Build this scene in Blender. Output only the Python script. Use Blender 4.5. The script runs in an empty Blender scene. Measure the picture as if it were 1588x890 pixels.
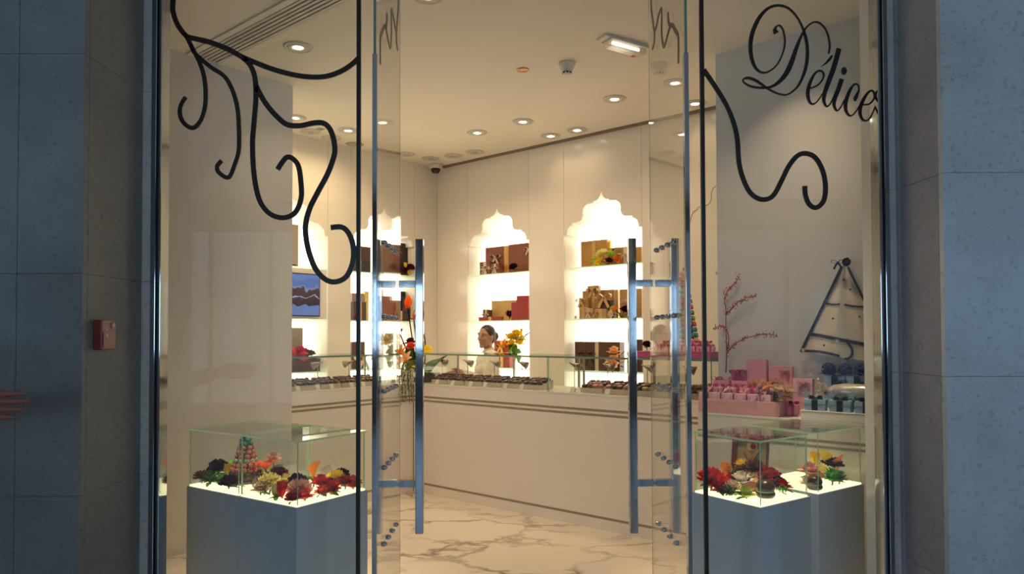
import bpy, bmesh, math, random
NICHE, DOWN = 4.3, 4.6      # glow of the niche backs, power of each downlight
from mathutils import Vector, Matrix
random.seed(7)
S = bpy.context.scene
COL = S.collection
PI = math.pi

# ------------------------------------------------------------------ camera
F, PPX, PPY, EYE = 1090.0, 794.0, 495.0, 1.45      # focal length and principal point for a 1588x890 frame
PIT, ROL = math.radians(1.25), math.radians(0.19)
_fw = Vector((0, math.cos(PIT), math.sin(PIT)))
_up = Vector((0, -math.sin(PIT), math.cos(PIT)))
_rt = Vector((1, 0, 0))
_cx = _rt*math.cos(ROL) - _up*math.sin(ROL)
_cy = _rt*math.sin(ROL) + _up*math.cos(ROL)
cam = bpy.data.cameras.new('camera')
camo = bpy.data.objects.new('camera', cam); COL.objects.link(camo)
cam.sensor_width = 36; cam.lens = 36*F/1588; cam.shift_y = (PPY-445)/1588
cam.clip_start = .02
camo.matrix_world = Matrix.Translation((0, 0, EYE)) @ Matrix((_cx, _cy, -_fw)).transposed().to_4x4()
S.camera = camo

# ------------------------------------------------------------------ view, world, daylight
S.view_settings.view_transform = 'Standard'; S.view_settings.look = 'None'
S.view_settings.gamma = 1; S.view_settings.use_curve_mapping = False
S.view_settings.exposure = 0.0
S.cycles.use_denoising = True
S.cycles.max_bounces = 10; S.cycles.diffuse_bounces = 5; S.cycles.glossy_bounces = 4
S.cycles.transparent_max_bounces = 40; S.cycles.transmission_bounces = 6
S.cycles.caustics_reflective = False; S.cycles.caustics_refractive = False
S.cycles.sample_clamp_indirect = 6
W = bpy.data.worlds.new('sky'); S.world = W; W.use_nodes = True
_n = W.node_tree.nodes; _n.clear()
_o = _n.new('ShaderNodeOutputWorld'); _b = _n.new('ShaderNodeBackground')
_g = _n.new('ShaderNodeTexGradient'); _r = _n.new('ShaderNodeValToRGB'); _tc = _n.new('ShaderNodeTexCoord'); _sx = _n.new('ShaderNodeSeparateXYZ')
_l = W.node_tree.links
_l.new(_tc.outputs['Generated'], _sx.inputs[0]); _l.new(_sx.outputs['Z'], _r.inputs[0])
_r.color_ramp.elements[0].color = (.62, .78, .92, 1); _r.color_ramp.elements[1].color = (.25, .50, .85, 1)
_l.new(_r.outputs[0], _b.inputs[0]); _b.inputs[1].default_value = .14; _l.new(_b.outputs[0], _o.inputs[0])

def area_light(name, loc, direction, sx, sy, power, color, shape='RECTANGLE', spread=180):
    L = bpy.data.lights.new(name, 'AREA'); L.shape = shape; L.size = sx
    if shape in ('RECTANGLE', 'ELLIPSE'): L.size_y = sy
    L.energy = power; L.color = color; L.spread = math.radians(spread)
    o = bpy.data.objects.new(name, L); COL.objects.link(o)
    o.location = loc; o.rotation_euler = Vector(direction).to_track_quat('-Z', 'Y').to_euler()
    return o
# openings of the corridor wall behind the camera: x0, x1, z0, z1, watts per square metre
WINDOWS = [(-5.9, -2.9, .3, 3.2, 1.5), (-2.3, 2.6, 1.15, 2.4, 16), (3.0, 5.9, .3, 3.2, .55)]  # last opening added unseen, for a pale reflected haze on the right pane
# openings of the corridor's end walls: y0, y1, z0, z1, watts per square metre
SIDES = {-1: (-2.5, 1.8, .95, 2.35, 26.0), 1: (-3.9, -.6, .95, 2.35, 36.0)}  # left window added unseen, to light the right reveal and pedestal sides
SKY = (.46, .70, 1.0)
for a, b, c, d, w in WINDOWS:
    area_light('daylight', ((a+b)/2, -5.32, (c+d)/2), (0, 1, 0), b-a, d-c, w*(b-a)*(d-c), SKY)
for sx, (a, b, c, d, w) in SIDES.items():
    area_light('daylight', (sx*6.42, (a+b)/2, (c+d)/2), (-sx, 0, 0), d-c, b-a, w*(b-a)*(d-c), SKY)

# ------------------------------------------------------------------ room frame and measuring helpers
# The shop is a square room seen cornerwise: its frame has its origin in the far corner,
# +x along the right-hand wall towards the street, +y into that wall (the room is y < 0).
C0 = Vector((-.85, 8.0)); RX = Vector((.770, -.6385)).normalized(); RY = Vector((-RX.y, RX.x))
ROT = math.atan2(RX.y, RX.x)
def room(x, y, z=0):
    p = C0 + RX*x + RY*y
    return Vector((p.x, p.y, z))
def to_room(p):
    q = Vector((p[0], p[1])) - C0
    return Vector((q.dot(RX), q.dot(RY), p[2]))
def _ray(px, py):
    u, v = (px-PPX)/F, -(py-PPY)/F
    return _fw + _cx*u + _cy*v
def at_depth(px, py, Y):
    d = _ray(px, py); return Vector((0, 0, EYE)) + d*(Y/d.y)
def at_height(px, py, z):
    d = _ray(px, py); return Vector((0, 0, EYE)) + d*((z-EYE)/d.z)
def _pl(px, py, n, p0):
    d = _ray(px, py); o = Vector((0, 0, EYE)); return o + d*(n.dot(p0-o)/n.dot(d))
def on_y(px, py, y):                       # point of the room plane y = const, in room coordinates
    return to_room(_pl(px, py, Vector((RY.x, RY.y, 0)), room(0, y)))
def on_x(px, py, x):
    return to_room(_pl(px, py, Vector((RX.x, RX.y, 0)), room(x, 0)))

# ------------------------------------------------------------------ materials
def _principled(name):
    m = bpy.data.materials.new(name); m.use_nodes = True
    return m, m.node_tree.nodes, m.node_tree.links, m.node_tree.nodes['Principled BSDF']
def mat(name, col, rough=.5, metal=0, var=.08, scale=12, bump=0, bscale=40, spec=.5, coat=0, emit=None, estr=0, sheen=0):
    m, n, l, p = _principled(name)
    tc = n.new('ShaderNodeTexCoord'); nz = n.new('ShaderNodeTexNoise'); nz.inputs['Scale'].default_value = scale; nz.inputs['Detail'].default_value = 4
    l.new(tc.outputs['Object'], nz.inputs['Vector'])
    rp = n.new('ShaderNodeValToRGB')
    rp.color_ramp.elements[0].position = .3; rp.color_ramp.elements[1].position = .7
    rp.color_ramp.elements[0].color = (*[max(0, c*(1-var)) for c in col], 1)
    rp.color_ramp.elements[1].color = (*[min(1, c*(1+var)) for c in col], 1)
    l.new(nz.outputs['Fac'], rp.inputs[0]); l.new(rp.outputs[0], p.inputs['Base Color'])
    p.inputs['Roughness'].default_value = rough; p.inputs['Metallic'].default_value = metal
    p.inputs['Specular IOR Level'].default_value = spec; p.inputs['Coat Weight'].default_value = coat
    p.inputs['Coat Roughness'].default_value = .05
    if sheen: p.inputs['Sheen Weight'].default_value = sheen
    if bump:
        b2 = n.new('ShaderNodeTexNoise'); b2.inputs['Scale'].default_value = bscale; b2.inputs['Detail'].default_value = 5
        l.new(tc.outputs['Object'], b2.inputs['Vector'])
        bp = n.new('ShaderNodeBump'); bp.inputs['Strength'].default_value = bump; bp.inputs['Distance'].default_value = .01
        l.new(b2.outputs['Fac'], bp.inputs['Height']); l.new(bp.outputs[0], p.inputs['Normal'])
    if emit: 
        p.inputs['Emission Color'].default_value = (*emit, 1); p.inputs['Emission Strength'].default_value = estr
    return m
def glass_mat(name, tint=(1, 1, 1), f0=.04, rough=.0):
    m = bpy.data.materials.new(name); m.use_nodes = True
    n, l = m.node_tree.nodes, m.node_tree.links; n.clear()
    out = n.new('ShaderNodeOutputMaterial'); mix = n.new('ShaderNodeMixShader')
    tr = n.new('ShaderNodeBsdfTransparent'); gl = n.new('ShaderNodeBsdfGlossy')
    tr.inputs[0].default_value = (*tint, 1); gl.inputs['Roughness'].default_value = rough
    lw = n.new('ShaderNodeLayerWeight'); lw.inputs[0].default_value = .5
    pw = n.new('ShaderNodeMath'); pw.operation = 'POWER'; pw.inputs[1].default_value = 5
    ml = n.new('ShaderNodeMath'); ml.operation = 'MULTIPLY_ADD'; ml.inputs[1].default_value = 1-f0; ml.inputs[2].default_value = f0
    l.new(lw.outputs['Facing'], pw.inputs[0]); l.new(pw.outputs[0], ml.inputs[0]); l.new(ml.outputs[0], mix.inputs[0])
    l.new(tr.outputs[0], mix.inputs[1]); l.new(gl.outputs[0], mix.inputs[2]); l.new(mix.outputs[0], out.inputs[0])
    return m
def edge_glow(name, col):
    m = bpy.data.materials.new(name); m.use_nodes = True           # ground glass edge: passes on the light of the case behind it
    n, l = m.node_tree.nodes, m.node_tree.links; n.clear()
    out = n.new('ShaderNodeOutputMaterial'); mix = n.new('ShaderNodeMixShader'); mix.inputs[0].default_value = .55
    d = n.new('ShaderNodeBsdfDiffuse'); t = n.new('ShaderNodeBsdfTranslucent'); d.inputs[0].default_value = (*col, 1); t.inputs[0].default_value = (*col, 1)
    l.new(d.outputs[0], mix.inputs[1]); l.new(t.outputs[0], mix.inputs[2]); l.new(mix.outputs[0], out.inputs[0]); return m
def petal_mat(name, col, var=.12):
    m = bpy.data.materials.new(name); m.use_nodes = True           # thin petals and leaves let some light through
    n, l = m.node_tree.nodes, m.node_tree.links; n.clear()
    out = n.new('ShaderNodeOutputMaterial'); mix = n.new('ShaderNodeMixShader'); mix.inputs[0].default_value = .42
    d = n.new('ShaderNodeBsdfDiffuse'); t = n.new('ShaderNodeBsdfTranslucent')
    tc = n.new('ShaderNodeTexCoord'); nz = n.new('ShaderNodeTexNoise'); nz.inputs['Scale'].default_value = 6; rp = n.new('ShaderNodeValToRGB')
    rp.color_ramp.elements[0].position = .3; rp.color_ramp.elements[1].position = .7
    rp.color_ramp.elements[0].color = (*[c*(1-var) for c in col], 1); rp.color_ramp.elements[1].color = (*[min(1, c*(1+var)) for c in col], 1)
    l.new(tc.outputs['Object'], nz.inputs['Vector']); l.new(nz.outputs['Fac'], rp.inputs[0])
    l.new(rp.outputs[0], d.inputs[0]); l.new(rp.outputs[0], t.inputs[0])
    l.new(d.outputs[0], mix.inputs[1]); l.new(t.outputs[0], mix.inputs[2]); l.new(mix.outputs[0], out.inputs[0]); return m
def emit_mat(name, col, strength):
    m = bpy.data.materials.new(name); m.use_nodes = True
    n, l = m.node_tree.nodes, m.node_tree.links; n.clear()
    out = n.new('ShaderNodeOutputMaterial'); e = n.new('ShaderNodeEmission')
    e.inputs[0].default_value = (*col, 1); e.inputs[1].default_value = strength
    l.new(e.outputs[0], out.inputs[0]); return m
def stone_mat(name, col, rough=.35, spec=.5):
    m, n, l, p = _principled(name)
    tc = n.new('ShaderNodeTexCoord')
    a = n.new('ShaderNodeTexNoise'); a.inputs['Scale'].default_value = 2.2; a.inputs['Detail'].default_value = 8; a.inputs['Roughness'].default_value = .65
    b = n.new('ShaderNodeTexNoise'); b.inputs['Scale'].default_value = 55; b.inputs['Detail'].default_value = 3
    l.new(tc.outputs['Object'], a.inputs['Vector']); l.new(tc.outputs['Object'], b.inputs['Vector'])
    r1 = n.new('ShaderNodeValToRGB'); r1.color_ramp.elements[0].position = .3; r1.color_ramp.elements[1].position = .75
    r1.color_ramp.elements[0].color = (*[c*.82 for c in col], 1); r1.color_ramp.elements[1].color = (*[min(1, c*1.12) for c in col], 1)
    r2 = n.new('ShaderNodeValToRGB'); r2.color_ramp.elements[0].position = .28; r2.color_ramp.elements[1].position = .42
    r2.color_ramp.elements[0].color = (.55, .55, .55, 1); r2.color_ramp.elements[1].color = (1, 1, 1, 1)
    mx = n.new('ShaderNodeMix'); mx.data_type = 'RGBA'; mx.blend_type = 'MULTIPLY'; mx.inputs[0].default_value = .6
    l.new(a.outputs['Fac'], r1.inputs[0]); l.new(b.outputs['Fac'], r2.inputs[0])
    l.new(r1.outputs[0], mx.inputs[6]); l.new(r2.outputs[0], mx.inputs[7]); l.new(mx.outputs[2], p.inputs['Base Color'])
    p.inputs['Roughness'].default_value = rough; p.inputs['Specular IOR Level'].default_value = spec
    return m
def marble_mat(name):
    m, n, l, p = _principled(name)
    tc = n.new('ShaderNodeTexCoord')
    mp = n.new('ShaderNodeMapping'); mp.inputs['Location'].default_value = (3.1, .7, 0); mp.inputs['Rotation'].default_value = (0, 0, .5); mp.inputs['Scale'].default_value = (1, 1.7, 1)
    l.new(tc.outputs['Object'], mp.inputs['Vector'])
    nz = n.new('ShaderNodeTexNoise'); nz.inputs['Scale'].default_value = 2.3; nz.inputs['Detail'].default_value = 8; nz.inputs['Roughness'].default_value = .6
    l.new(mp.outputs[0], nz.inputs['Vector'])
    vm = n.new('ShaderNodeVectorMath'); vm.operation = 'MULTIPLY_ADD'; vm.inputs[1].default_value = (.75, .75, .75)
    l.new(nz.outputs['Color'], vm.inputs[0]); l.new(mp.outputs[0], vm.inputs[2])
    vo = n.new('ShaderNodeTexVoronoi'); vo.feature = 'DISTANCE_TO_EDGE'; vo.inputs['Scale'].default_value = 1.55
    l.new(vm.outputs[0], vo.inputs['Vector'])
    rp = n.new('ShaderNodeValToRGB'); rp.color_ramp.elements[0].position = .0; rp.color_ramp.elements[1].position = .075
    rp.color_ramp.elements[0].color = (1, 1, 1, 1); rp.color_ramp.elements[1].color = (0, 0, 0, 1)
    l.new(vo.outputs['Distance'], rp.inputs[0])
    n2 = n.new('ShaderNodeTexNoise'); n2.inputs['Scale'].default_value = 1.3; n2.inputs['Detail'].default_value = 3
    l.new(mp.outputs[0], n2.inputs['Vector'])
    r2 = n.new('ShaderNodeValToRGB'); r2.color_ramp.elements[0].position = .38; r2.color_ramp.elements[1].position = .62
    l.new(n2.outputs['Fac'], r2.inputs[0])
    ml = n.new('ShaderNodeMath'); ml.operation = 'MULTIPLY'; l.new(rp.outputs[0], ml.inputs[0]); l.new(r2.outputs[0], ml.inputs[1])
    mx = n.new('ShaderNodeMix'); mx.data_type = 'RGBA'
    mx.inputs[6].default_value = (.80, .74, .66, 1); mx.inputs[7].default_value = (.27, .22, .18, 1)
    l.new(ml.outputs[0], mx.inputs[0]); l.new(mx.outputs[2], p.inputs['Base Color'])
    p.inputs['Roughness'].default_value = .16
    return m

M = {}
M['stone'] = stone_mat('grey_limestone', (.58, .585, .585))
M['stone_dark'] = stone_mat('dark_limestone', (.27, .25, .235), .5, .15)  # left front's weaker light put into the stone colour; corridor walls share it
M['stone_mid'] = stone_mat('purple_grey_limestone', (.40, .37, .39), .5, .2)  # right reveal's dimmer light put into its colour, same stone as the front
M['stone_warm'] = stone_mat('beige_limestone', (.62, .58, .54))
M['white'] = mat('gloss_white_panel', (.83, .775, .70), .16, var=.015, scale=1.5, spec=.45)
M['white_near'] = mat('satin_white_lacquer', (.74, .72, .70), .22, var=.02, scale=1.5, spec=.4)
M['ceil'] = mat('matt_white_plaster', (.83, .775, .69), .9, var=.015, scale=2)
M['lining'] = mat('niche_white', (.86, .82, .75), .45, var=.02)
M['seam'] = mat('panel_seam', (.30, .25, .20), .7)
M['slot'] = mat('brown_slot', (.20, .15, .10), .6)
M['stripe'] = mat('taupe_stripe', (.30, .25, .215), .35, var=.3, scale=300)
M['counter'] = mat('cream_lacquer', (.82, .775, .72), .2, var=.015, scale=2, spec=.4)
M['marble'] = marble_mat('veined_marble')
M['chrome'] = mat('polished_chrome', (.44, .47, .50), .07, 1, var=.03, bump=.03, bscale=9)
M['chrome_dark'] = mat('dark_chrome', (.30, .32, .35), .10, 1, var=.03)
M['steel'] = mat('brushed_steel', (.40, .35, .30), .35, 1, var=.05)
M['black'] = mat('black_gasket', (.012, .010, .009), .4)
M['iron'] = mat('dark_brown_vinyl', (.022, .014, .010), .28)
M['ink'] = mat('black_lettering', (.006, .006, .006), .3)
M['glass'] = glass_mat('clear_glass', (.97, .985, .975))
M['glass_door'] = glass_mat('clear_door_glass', (.97, .98, .97))
M['glass_case'] = glass_mat('showcase_glass', (.975, .99, .98))
M['gedge'] = mat('green_glass_edge', (.15, .29, .22), .15, var=.1)
M['gedge_lit'] = edge_glow('pale_green_glass_edge', (.62, .92, .70))
M['panel_lit'] = emit_mat('backlit_panel', (1.0, .87, .63), NICHE)
M['base_lit'] = emit_mat('lit_showcase_base', (1.0, .84, .46), 2.2)
M['lamp'] = emit_mat('lamp_glow', (1.0, .86, .62), 14)
M['pedestal'] = mat('pale_blue_grey_pedestal_paint', (.56, .645, .75), .45, var=.02)
M['trimring'] = mat('white_lamp_trim', (.62, .58, .52), .5)
M['plastic_white'] = mat('white_plastic', (.70, .67, .62), .45)
M['plastic_dark'] = mat('dark_plastic', (.03, .028, .026), .25)
M['red_plastic'] = mat('red_plastic', (.26, .03, .025), .4)
M['skin'] = mat('skin', (.44, .225, .15), .5, var=.05)
M['hair'] = mat('dark_brown_hair', (.025, .013, .009), .4, var=.4, scale=60)
M['blouse'] = mat('cream_cloth', (.72, .66, .55), .8, var=.05, bump=.15)
M['navy'] = mat('navy_ribbon', (.018, .020, .045), .5)

# ------------------------------------------------------------------ mesh builder
class MB:
    def __init__(s): s.bm = bmesh.new(); s.mi = 0
    def _face(s, vs, mi=None):
        try:
            f = s.bm.faces.new(vs); f.material_index = s.mi if mi is None else mi; return f
        except ValueError: return None
    def box(s, x0, x1, y0, y1, z0, z1, bev=0, mi=None, M4=None):
        ps = [(x0,y0,z0),(x1,y0,z0),(x1,y1,z0),(x0,y1,z0),(x0,y0,z1),(x1,y0,z1),(x1,y1,z1),(x0,y1,z1)]
        if M4: ps = [M4 @ Vector(p) for p in ps]
        v = [s.bm.verts.new(p) for p in ps]
        fs = [s._face([v[i] for i in q], mi) for q in ((0,3,2,1),(4,5,6,7),(0,1,5,4),(1,2,6,5),(2,3,7,6),(3,0,4,7))]
        if bev:
            es = list({e for f in fs for e in f.edges})
            bmesh.ops.bevel(s.bm, geom=es, offset=bev, segments=2, affect='EDGES', profile=.6)
        return s
    def tube(s, pts, r, n=8, cap=True, flat=None):
        pts = [Vector(p) for p in pts]; rs = r if isinstance(r, (list, tuple)) else [r]*len(pts)
        rings = []; prev = None
        for i, p in enumerate(pts):
            t = (pts[min(i+1, len(pts)-1)] - pts[max(i-1, 0)]).normalized()
            if prev is None:
                a = Vector((0, 0, 1)) if abs(t.z) < .9 else Vector((1, 0, 0))
                u = (a - t*a.dot(t)).normalized()
            else: u = (prev - t*prev.dot(t)).normalized()
            prev = u; w = t.cross(u)
            rings.append([s.bm.verts.new(p + (u*math.cos(2*PI*k/n) + w*math.sin(2*PI*k/n)*(flat or 1))*rs[i]) for k in range(n)])
        for a, b in zip(rings, rings[1:]):
            for k in range(n): s._face([a[k], a[(k+1) % n], b[(k+1) % n], b[k]])
        if cap: s._face(rings[0][::-1]); s._face(rings[-1])
        return s
    def lathe(s, prof, n=16, c=(0, 0, 0), M4=None):
        c = Vector(c); rings = []
        for r, z in prof:
            ring = [Vector((r*math.cos(2*PI*k/n), r*math.sin(2*PI*k/n), z)) for k in range(n)]
            rings.append([s.bm.verts.new((M4 @ q if M4 else q) + c) for q in ring])
        for a, b in zip(rings, rings[1:]):
            for k in range(n): s._face([a[k], a[(k+1) % n], b[(k+1) % n], b[k]])
        if prof[0][0] > 1e-5: s._face(rings[0][::-1])
        if prof[-1][0] > 1e-5: s._face(rings[-1])
        return s
    def ball(s, c, r, n=10, m=7):
        r = Vector(r) if not isinstance(r, (int, float)) else Vector((r, r, r)); c = Vector(c)
        rings = []
        for i in range(1, m):
            a = PI*i/m
            rings.append([s.bm.verts.new(c + Vector((r.x*math.sin(a)*math.cos(2*PI*k/n), r.y*math.sin(a)*math.sin(2*PI*k/n), -r.z*math.cos(a)))) for k in range(n)])
        b = s.bm.verts.new(c - Vector((0, 0, r.z))); t = s.bm.verts.new(c + Vector((0, 0, r.z)))
        for A, B in zip(rings, rings[1:]):
            for k in range(n): s._face([A[k], A[(k+1) % n], B[(k+1) % n], B[k]])
        for k in range(n):
            s._face([b, rings[0][(k+1) % n], rings[0][k]]); s._face([t, rings[-1][k], rings[-1][(k+1) % n]])
        return s
    def ribbon(s, pts, w, nrm, th=.002, closed=False):
        """flat strip along pts (full width w, scalar or per point) lying across nrm, thickness th"""
        pts = [Vector(p) for p in pts]; k = len(pts); ws = w if isinstance(w, (list, tuple)) else [w]*k
        nrm = [Vector(q).normalized() for q in nrm] if isinstance(nrm, list) else [Vector(nrm).normalized()]*k
        rows = []
        for i, p in enumerate(pts):
            t = (pts[min(i+1, k-1)] - pts[max(i-1, 0)]).normalized()
            d = t.cross(nrm[i]).normalized()*ws[i]/2; h = nrm[i]*th/2
            rows.append([s.bm.verts.new(q) for q in (p-d-h, p+d-h, p+d+h, p-d+h)])
        for a, b in zip(rows, rows[1:]):
            for j in range(4): s._face([a[j], a[(j+1) % 4], b[(j+1) % 4], b[j]])
        s._face(rows[0][::-1]); s._face(rows[-1]); return s
    def prism(s, outline, d, mi=None):
        """outline: 3-D points of a planar polygon, extruded by vector d"""
        a = [s.bm.verts.new(p) for p in outline]; b = [s.bm.verts.new(Vector(p)+Vector(d)) for p in outline]
        s._face(a[::-1], mi); s._face(b, mi); k = len(a)
        for i in range(k): s._face([a[i], a[(i+1) % k], b[(i+1) % k], b[i]], mi)
        return s
    def patch(s, fn, nu, nv):
        g = [[s.bm.verts.new(fn(i/nu, j/nv)) for i in range(nu+1)] for j in range(nv+1)]
        for j in range(nv):
            for i in range(nu): s._face([g[j][i], g[j][i+1], g[j+1][i+1], g[j+1][i]])
        return s
    def mesh(s, name, mats, smooth=False):
        me = bpy.data.meshes.new(name)
        bmesh.ops.recalc_face_normals(s.bm, faces=s.bm.faces)
        s.bm.to_mesh(me); s.bm.free()
        for m in (mats if isinstance(mats, (list, tuple)) else [mats]): me.materials.append(M[m] if isinstance(m, str) else m)
        if smooth:
            for p in me.polygons: p.use_smooth = True
        return me
    def build(s, name, mats, parent=None, smooth=False, loc=None):
        return link(name, s.mesh(name, mats, smooth), parent, loc)
def link(name, me, parent=None, loc=None):
    o = bpy.data.objects.new(name, me); COL.objects.link(o)
    if parent: o.parent = parent
    if loc is not None: o.location = loc
    return o
def tag(o, label=None, cat=None, group=None, kind=None):
    if label: o['label'] = label
    if cat: o['category'] = cat
    if group: o['group'] = group
    if kind: o['kind'] = kind
    return o
def thing(name, label, cat, loc, rz=ROT, group=None):
    o = bpy.data.objects.new(name, None); COL.objects.link(o); o.empty_display_size = .05
    o.location = loc; o.rotation_euler = (0, 0, rz)
    return tag(o, label, cat, group)
def struct(name, mb, mats, smooth=False, parent=None, in_room=True):
    o = mb.build(name, mats, parent, smooth)
    if parent is None:
        o['kind'] = 'structure'
        if in_room: o.location = room(0, 0); o.rotation_euler = (0, 0, ROT)
    return o
ORD = ['first', 'second', 'third', 'fourth', 'fifth', 'sixth', 'seventh', 'eighth', 'ninth', 'tenth', 'eleventh', 'twelfth']
def copy_tree(o, parent=None):
    c = o.copy(); COL.objects.link(c)
    if parent: c.parent = parent
    for ch in o.children: copy_tree(ch, c)
    return c
def spline(pts, per=6):
    """Catmull-Rom through pts (tuples of any length)"""
    out = []; n = len(pts)
    for i in range(n-1):
        p0, p1, p2, p3 = pts[max(i-1, 0)], pts[i], pts[i+1], pts[min(i+2, n-1)]
        for k in range(per):
            t = k/per
            out.append(tuple(.5*((2*b) + (c-a)*t + (2*a-5*b+4*c-d)*t*t + (3*b-a-3*c+d)*t**3) for a, b, c, d in zip(p0, p1, p2, p3)))
    out.append(tuple(pts[-1])); return out

# ================================================================== THE SETTING
CEIL = 3.35
# arch of a niche: half outline (offset from the axis, height)
ARCH = [(.43, 2.42), (.397, 2.42), (.394, 2.45), (.380, 2.485), (.352, 2.506), (.336, 2.512), (.331, 2.530), (.262, 2.535), (.240, 2.541), (.222, 2.556),
        (.208, 2.59), (.209, 2.631), (.203, 2.655), (.189, 2.677), (.156, 2.695), (.092, 2.699), (.085, 2.713), (.052, 2.718), (.030, 2.733), (.014, 2.757), (.004, 2.790)]
def arch(c, z0=None, inset=0):
    r = [(c+a-(inset if a > .02 else 0), z-inset) for a, z in ARCH]; l = [(c-a+(inset if a > .02 else 0), z-inset) for a, z in reversed(ARCH)]
    return ([(c+.43, z0)] if z0 is not None else []) + r + l + ([(c-.43, z0)] if z0 is not None else [])

def niche_wall(name, s0, s1, centres, quarter):
    """wall of gloss panels with lit niches; local x runs along the wall, +y into it"""
    b = MB(); b.box(s0-.1, s1+.1, .34, .40, 0, CEIL)
    w = b.build(name, 'white'); w['kind'] = 'structure'
    w.location = room(0, 0); w.rotation_euler = (0, 0, ROT + quarter)
    g = .0015; edges = [s0]
    for c in centres: edges += [c-.43, c+.43]
    edges.append(s1)
    for i in range(0, len(edges), 2):                       # full height panels between the niches
        MB().box(edges[i]+g, edges[i+1]-g, 0, .02, 0, CEIL).build('wall_panel', 'white', w)
    for c in centres:
        b = MB(); top = [(x, 0, z) for x, z in arch(c)]
        top[0] = (c+.43-g, 0, 2.42); top[-1] = (c-.43+g, 0, 2.42)
        b.prism(top + [(c-.43+g, 0, CEIL), (c+.43-g, 0, CEIL)], (0, .02, 0)); b.build('wall_panel', 'white', w)
        MB().box(c-.43+g, c+.43-g, 0, .02, 0, .78).build('wall_panel', 'white', w)
        b = MB(); o = arch(c, .78); n = len(o); F_, B_ = [], []
        for x, z in o:
            F_.append(b.bm.verts.new((x, .02, z))); B_.append(b.bm.verts.new((x, .31, z)))
        for k in range(n): b._face([F_[k], F_[(k+1) % n], B_[(k+1) % n], B_[k]])
        b.build('niche_lining', 'lining', w)
        MB().prism([(x, .300, z) for x, z in arch(c, .781, .001)], (0, .012, 0)).build('light_panel', 'panel_lit', w)
        for z in (1.10, 1.60, 2.10):
            b = MB(); b.box(c-.426, c+.426, .012, .292, z-.012, z); 
            for f in b.bm.faces: f.material_index = 0 if abs(f.normal.z) > .5 or True else 1
            o2 = b.build('glass_shelf', ['shelf', 'gedge_lit'], w)
            o2.data.materials[1]
            for p in o2.data.polygons:
                if abs(p.normal.y) > .5: p.material_index = 1
    return w
M['shelf'] = glass_mat('shelf_glass', (.93, .96, .92), .06)
wall_right = niche_wall('wall_right', 0, 3.79, [.901, 2.20], 0)
wall_left = niche_wall('wall_left', -2.57, 0, [-1.918, -.778], PI/2)
# concealed service door: fine stepped seam and two screw caps
b = MB(); o = [(x, -.001, z) for x, z in arch(3.50, .02)]; b.ribbon(o, .006, (0, 1, 0), .002)
b.build('door_seam', 'seam', wall_right)
for x in (3.335, 3.665): MB().lathe([(0, -.004), (.014, -.004), (.016, 0)], 12, M4=Matrix.Rotation(PI/2, 4, 'X'), c=(x, 0, 1.96)).build('screw_cap', 'trimring', wall_right)
# nearer flank walls
struct('wall_flank_left', MB().box(.0, 1.07, -5.2, -2.575, 0, CEIL), 'white_near')
struct('wall_flank_right', MB().box(3.80, 6.05, -1.07, .40, 0, CEIL), 'white_near')
# dark slot diffuser along the head of the right wall
b = MB(); b.box(.12, 3.79, -.055, -.002, CEIL-.012, CEIL); o = struct('trim_1', b, 'slot')
b = MB()
b.box(-4.9, 5.2, 3.10, 9.2, CEIL, CEIL+.1); struct('ceiling', b, 'ceil', in_room=False)
b = MB(); b.box(-5.5, 5.5, 3.02, 9.2, -.08, 0); struct('floor', b, 'marble', in_room=False)

# ---- street side: stone front, corridor and its windows behind the camera
b = MB(); b.box(-6.2, 6.2, -5.3, 3.02, -.10, -.002); struct('floor_corridor', b, 'stone', in_room=False)
b = MB(); b.box(-6.2, 6.2, -5.3, 3.30, 3.62, 3.72); struct('ceiling_corridor', b, 'plastic_white', in_room=False)
b = MB(); b.box(-1.7, 1.75, 3.08, 3.24, 3.30, 3.62); struct('trim_2', b, 'stone', in_room=False)
def mullions(b, a, c, z0, z1, box):
    n = max(1, round((c-a)/1.2))
    for k in range(n+1): x = a+(c-.06-a)*k/n; box(x, x+.06, z0, z1)
    for z in (z0, z1-.06): box(a, c, z, z+.06)
nw = 3
for sx, nm in ((-1, 'wall_corridor_left'), (1, 'wall_corridor_right')):
    y0, y1, z0, z1, _ = SIDES[sx]; X0, X1 = sorted((sx*6.1, sx*6.3)); b = MB()
    for q in ((-5.3, 3.3, 0, z0), (-5.3, 3.3, z1, 3.62), (-5.3, y0, z0, z1), (y1, 3.3, z0, z1)): b.box(X0, X1, *q)
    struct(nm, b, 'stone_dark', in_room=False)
    b = MB(); mullions(b, y0, y1, z0, z1, lambda a_, c_, e_, f_: b.box(sx*6.2-.03, sx*6.2+.03, a_, c_, e_, f_))
    w_ = struct('window_%d' % nw, b, 'plastic_dark', in_room=False); nw += 1
    MB().box(sx*6.2-.005, sx*6.2+.005, y0, y1, z0, z1).build('glass_pane', 'glass', w_)
b = MB(); xs = [-6.2] + [v for w_ in WINDOWS for v in w_[:2]] + [6.2]
for i in range(0, len(xs), 2): b.box(xs[i], xs[i+1], -5.2, -5.0, 0, 3.62)
for a, c, z0, z1, _ in WINDOWS: b.box(a, c, -5.2, -5.0, 0, z0); b.box(a, c, -5.2, -5.0, z1, 3.62)
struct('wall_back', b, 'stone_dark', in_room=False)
for a, c, z0, z1, _ in WINDOWS:
    b = MB(); mullions(b, a, c, z0, z1, lambda a_, c_, e_, f_: b.box(a_, c_, -5.13, -5.07, e_, f_))
    w_ = struct('window_%d' % nw, b, 'plastic_dark', in_room=False); nw += 1
    MB().box(a, c, -5.105, -5.095, z0, z1).build('glass_pane', 'glass', w_)

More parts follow.
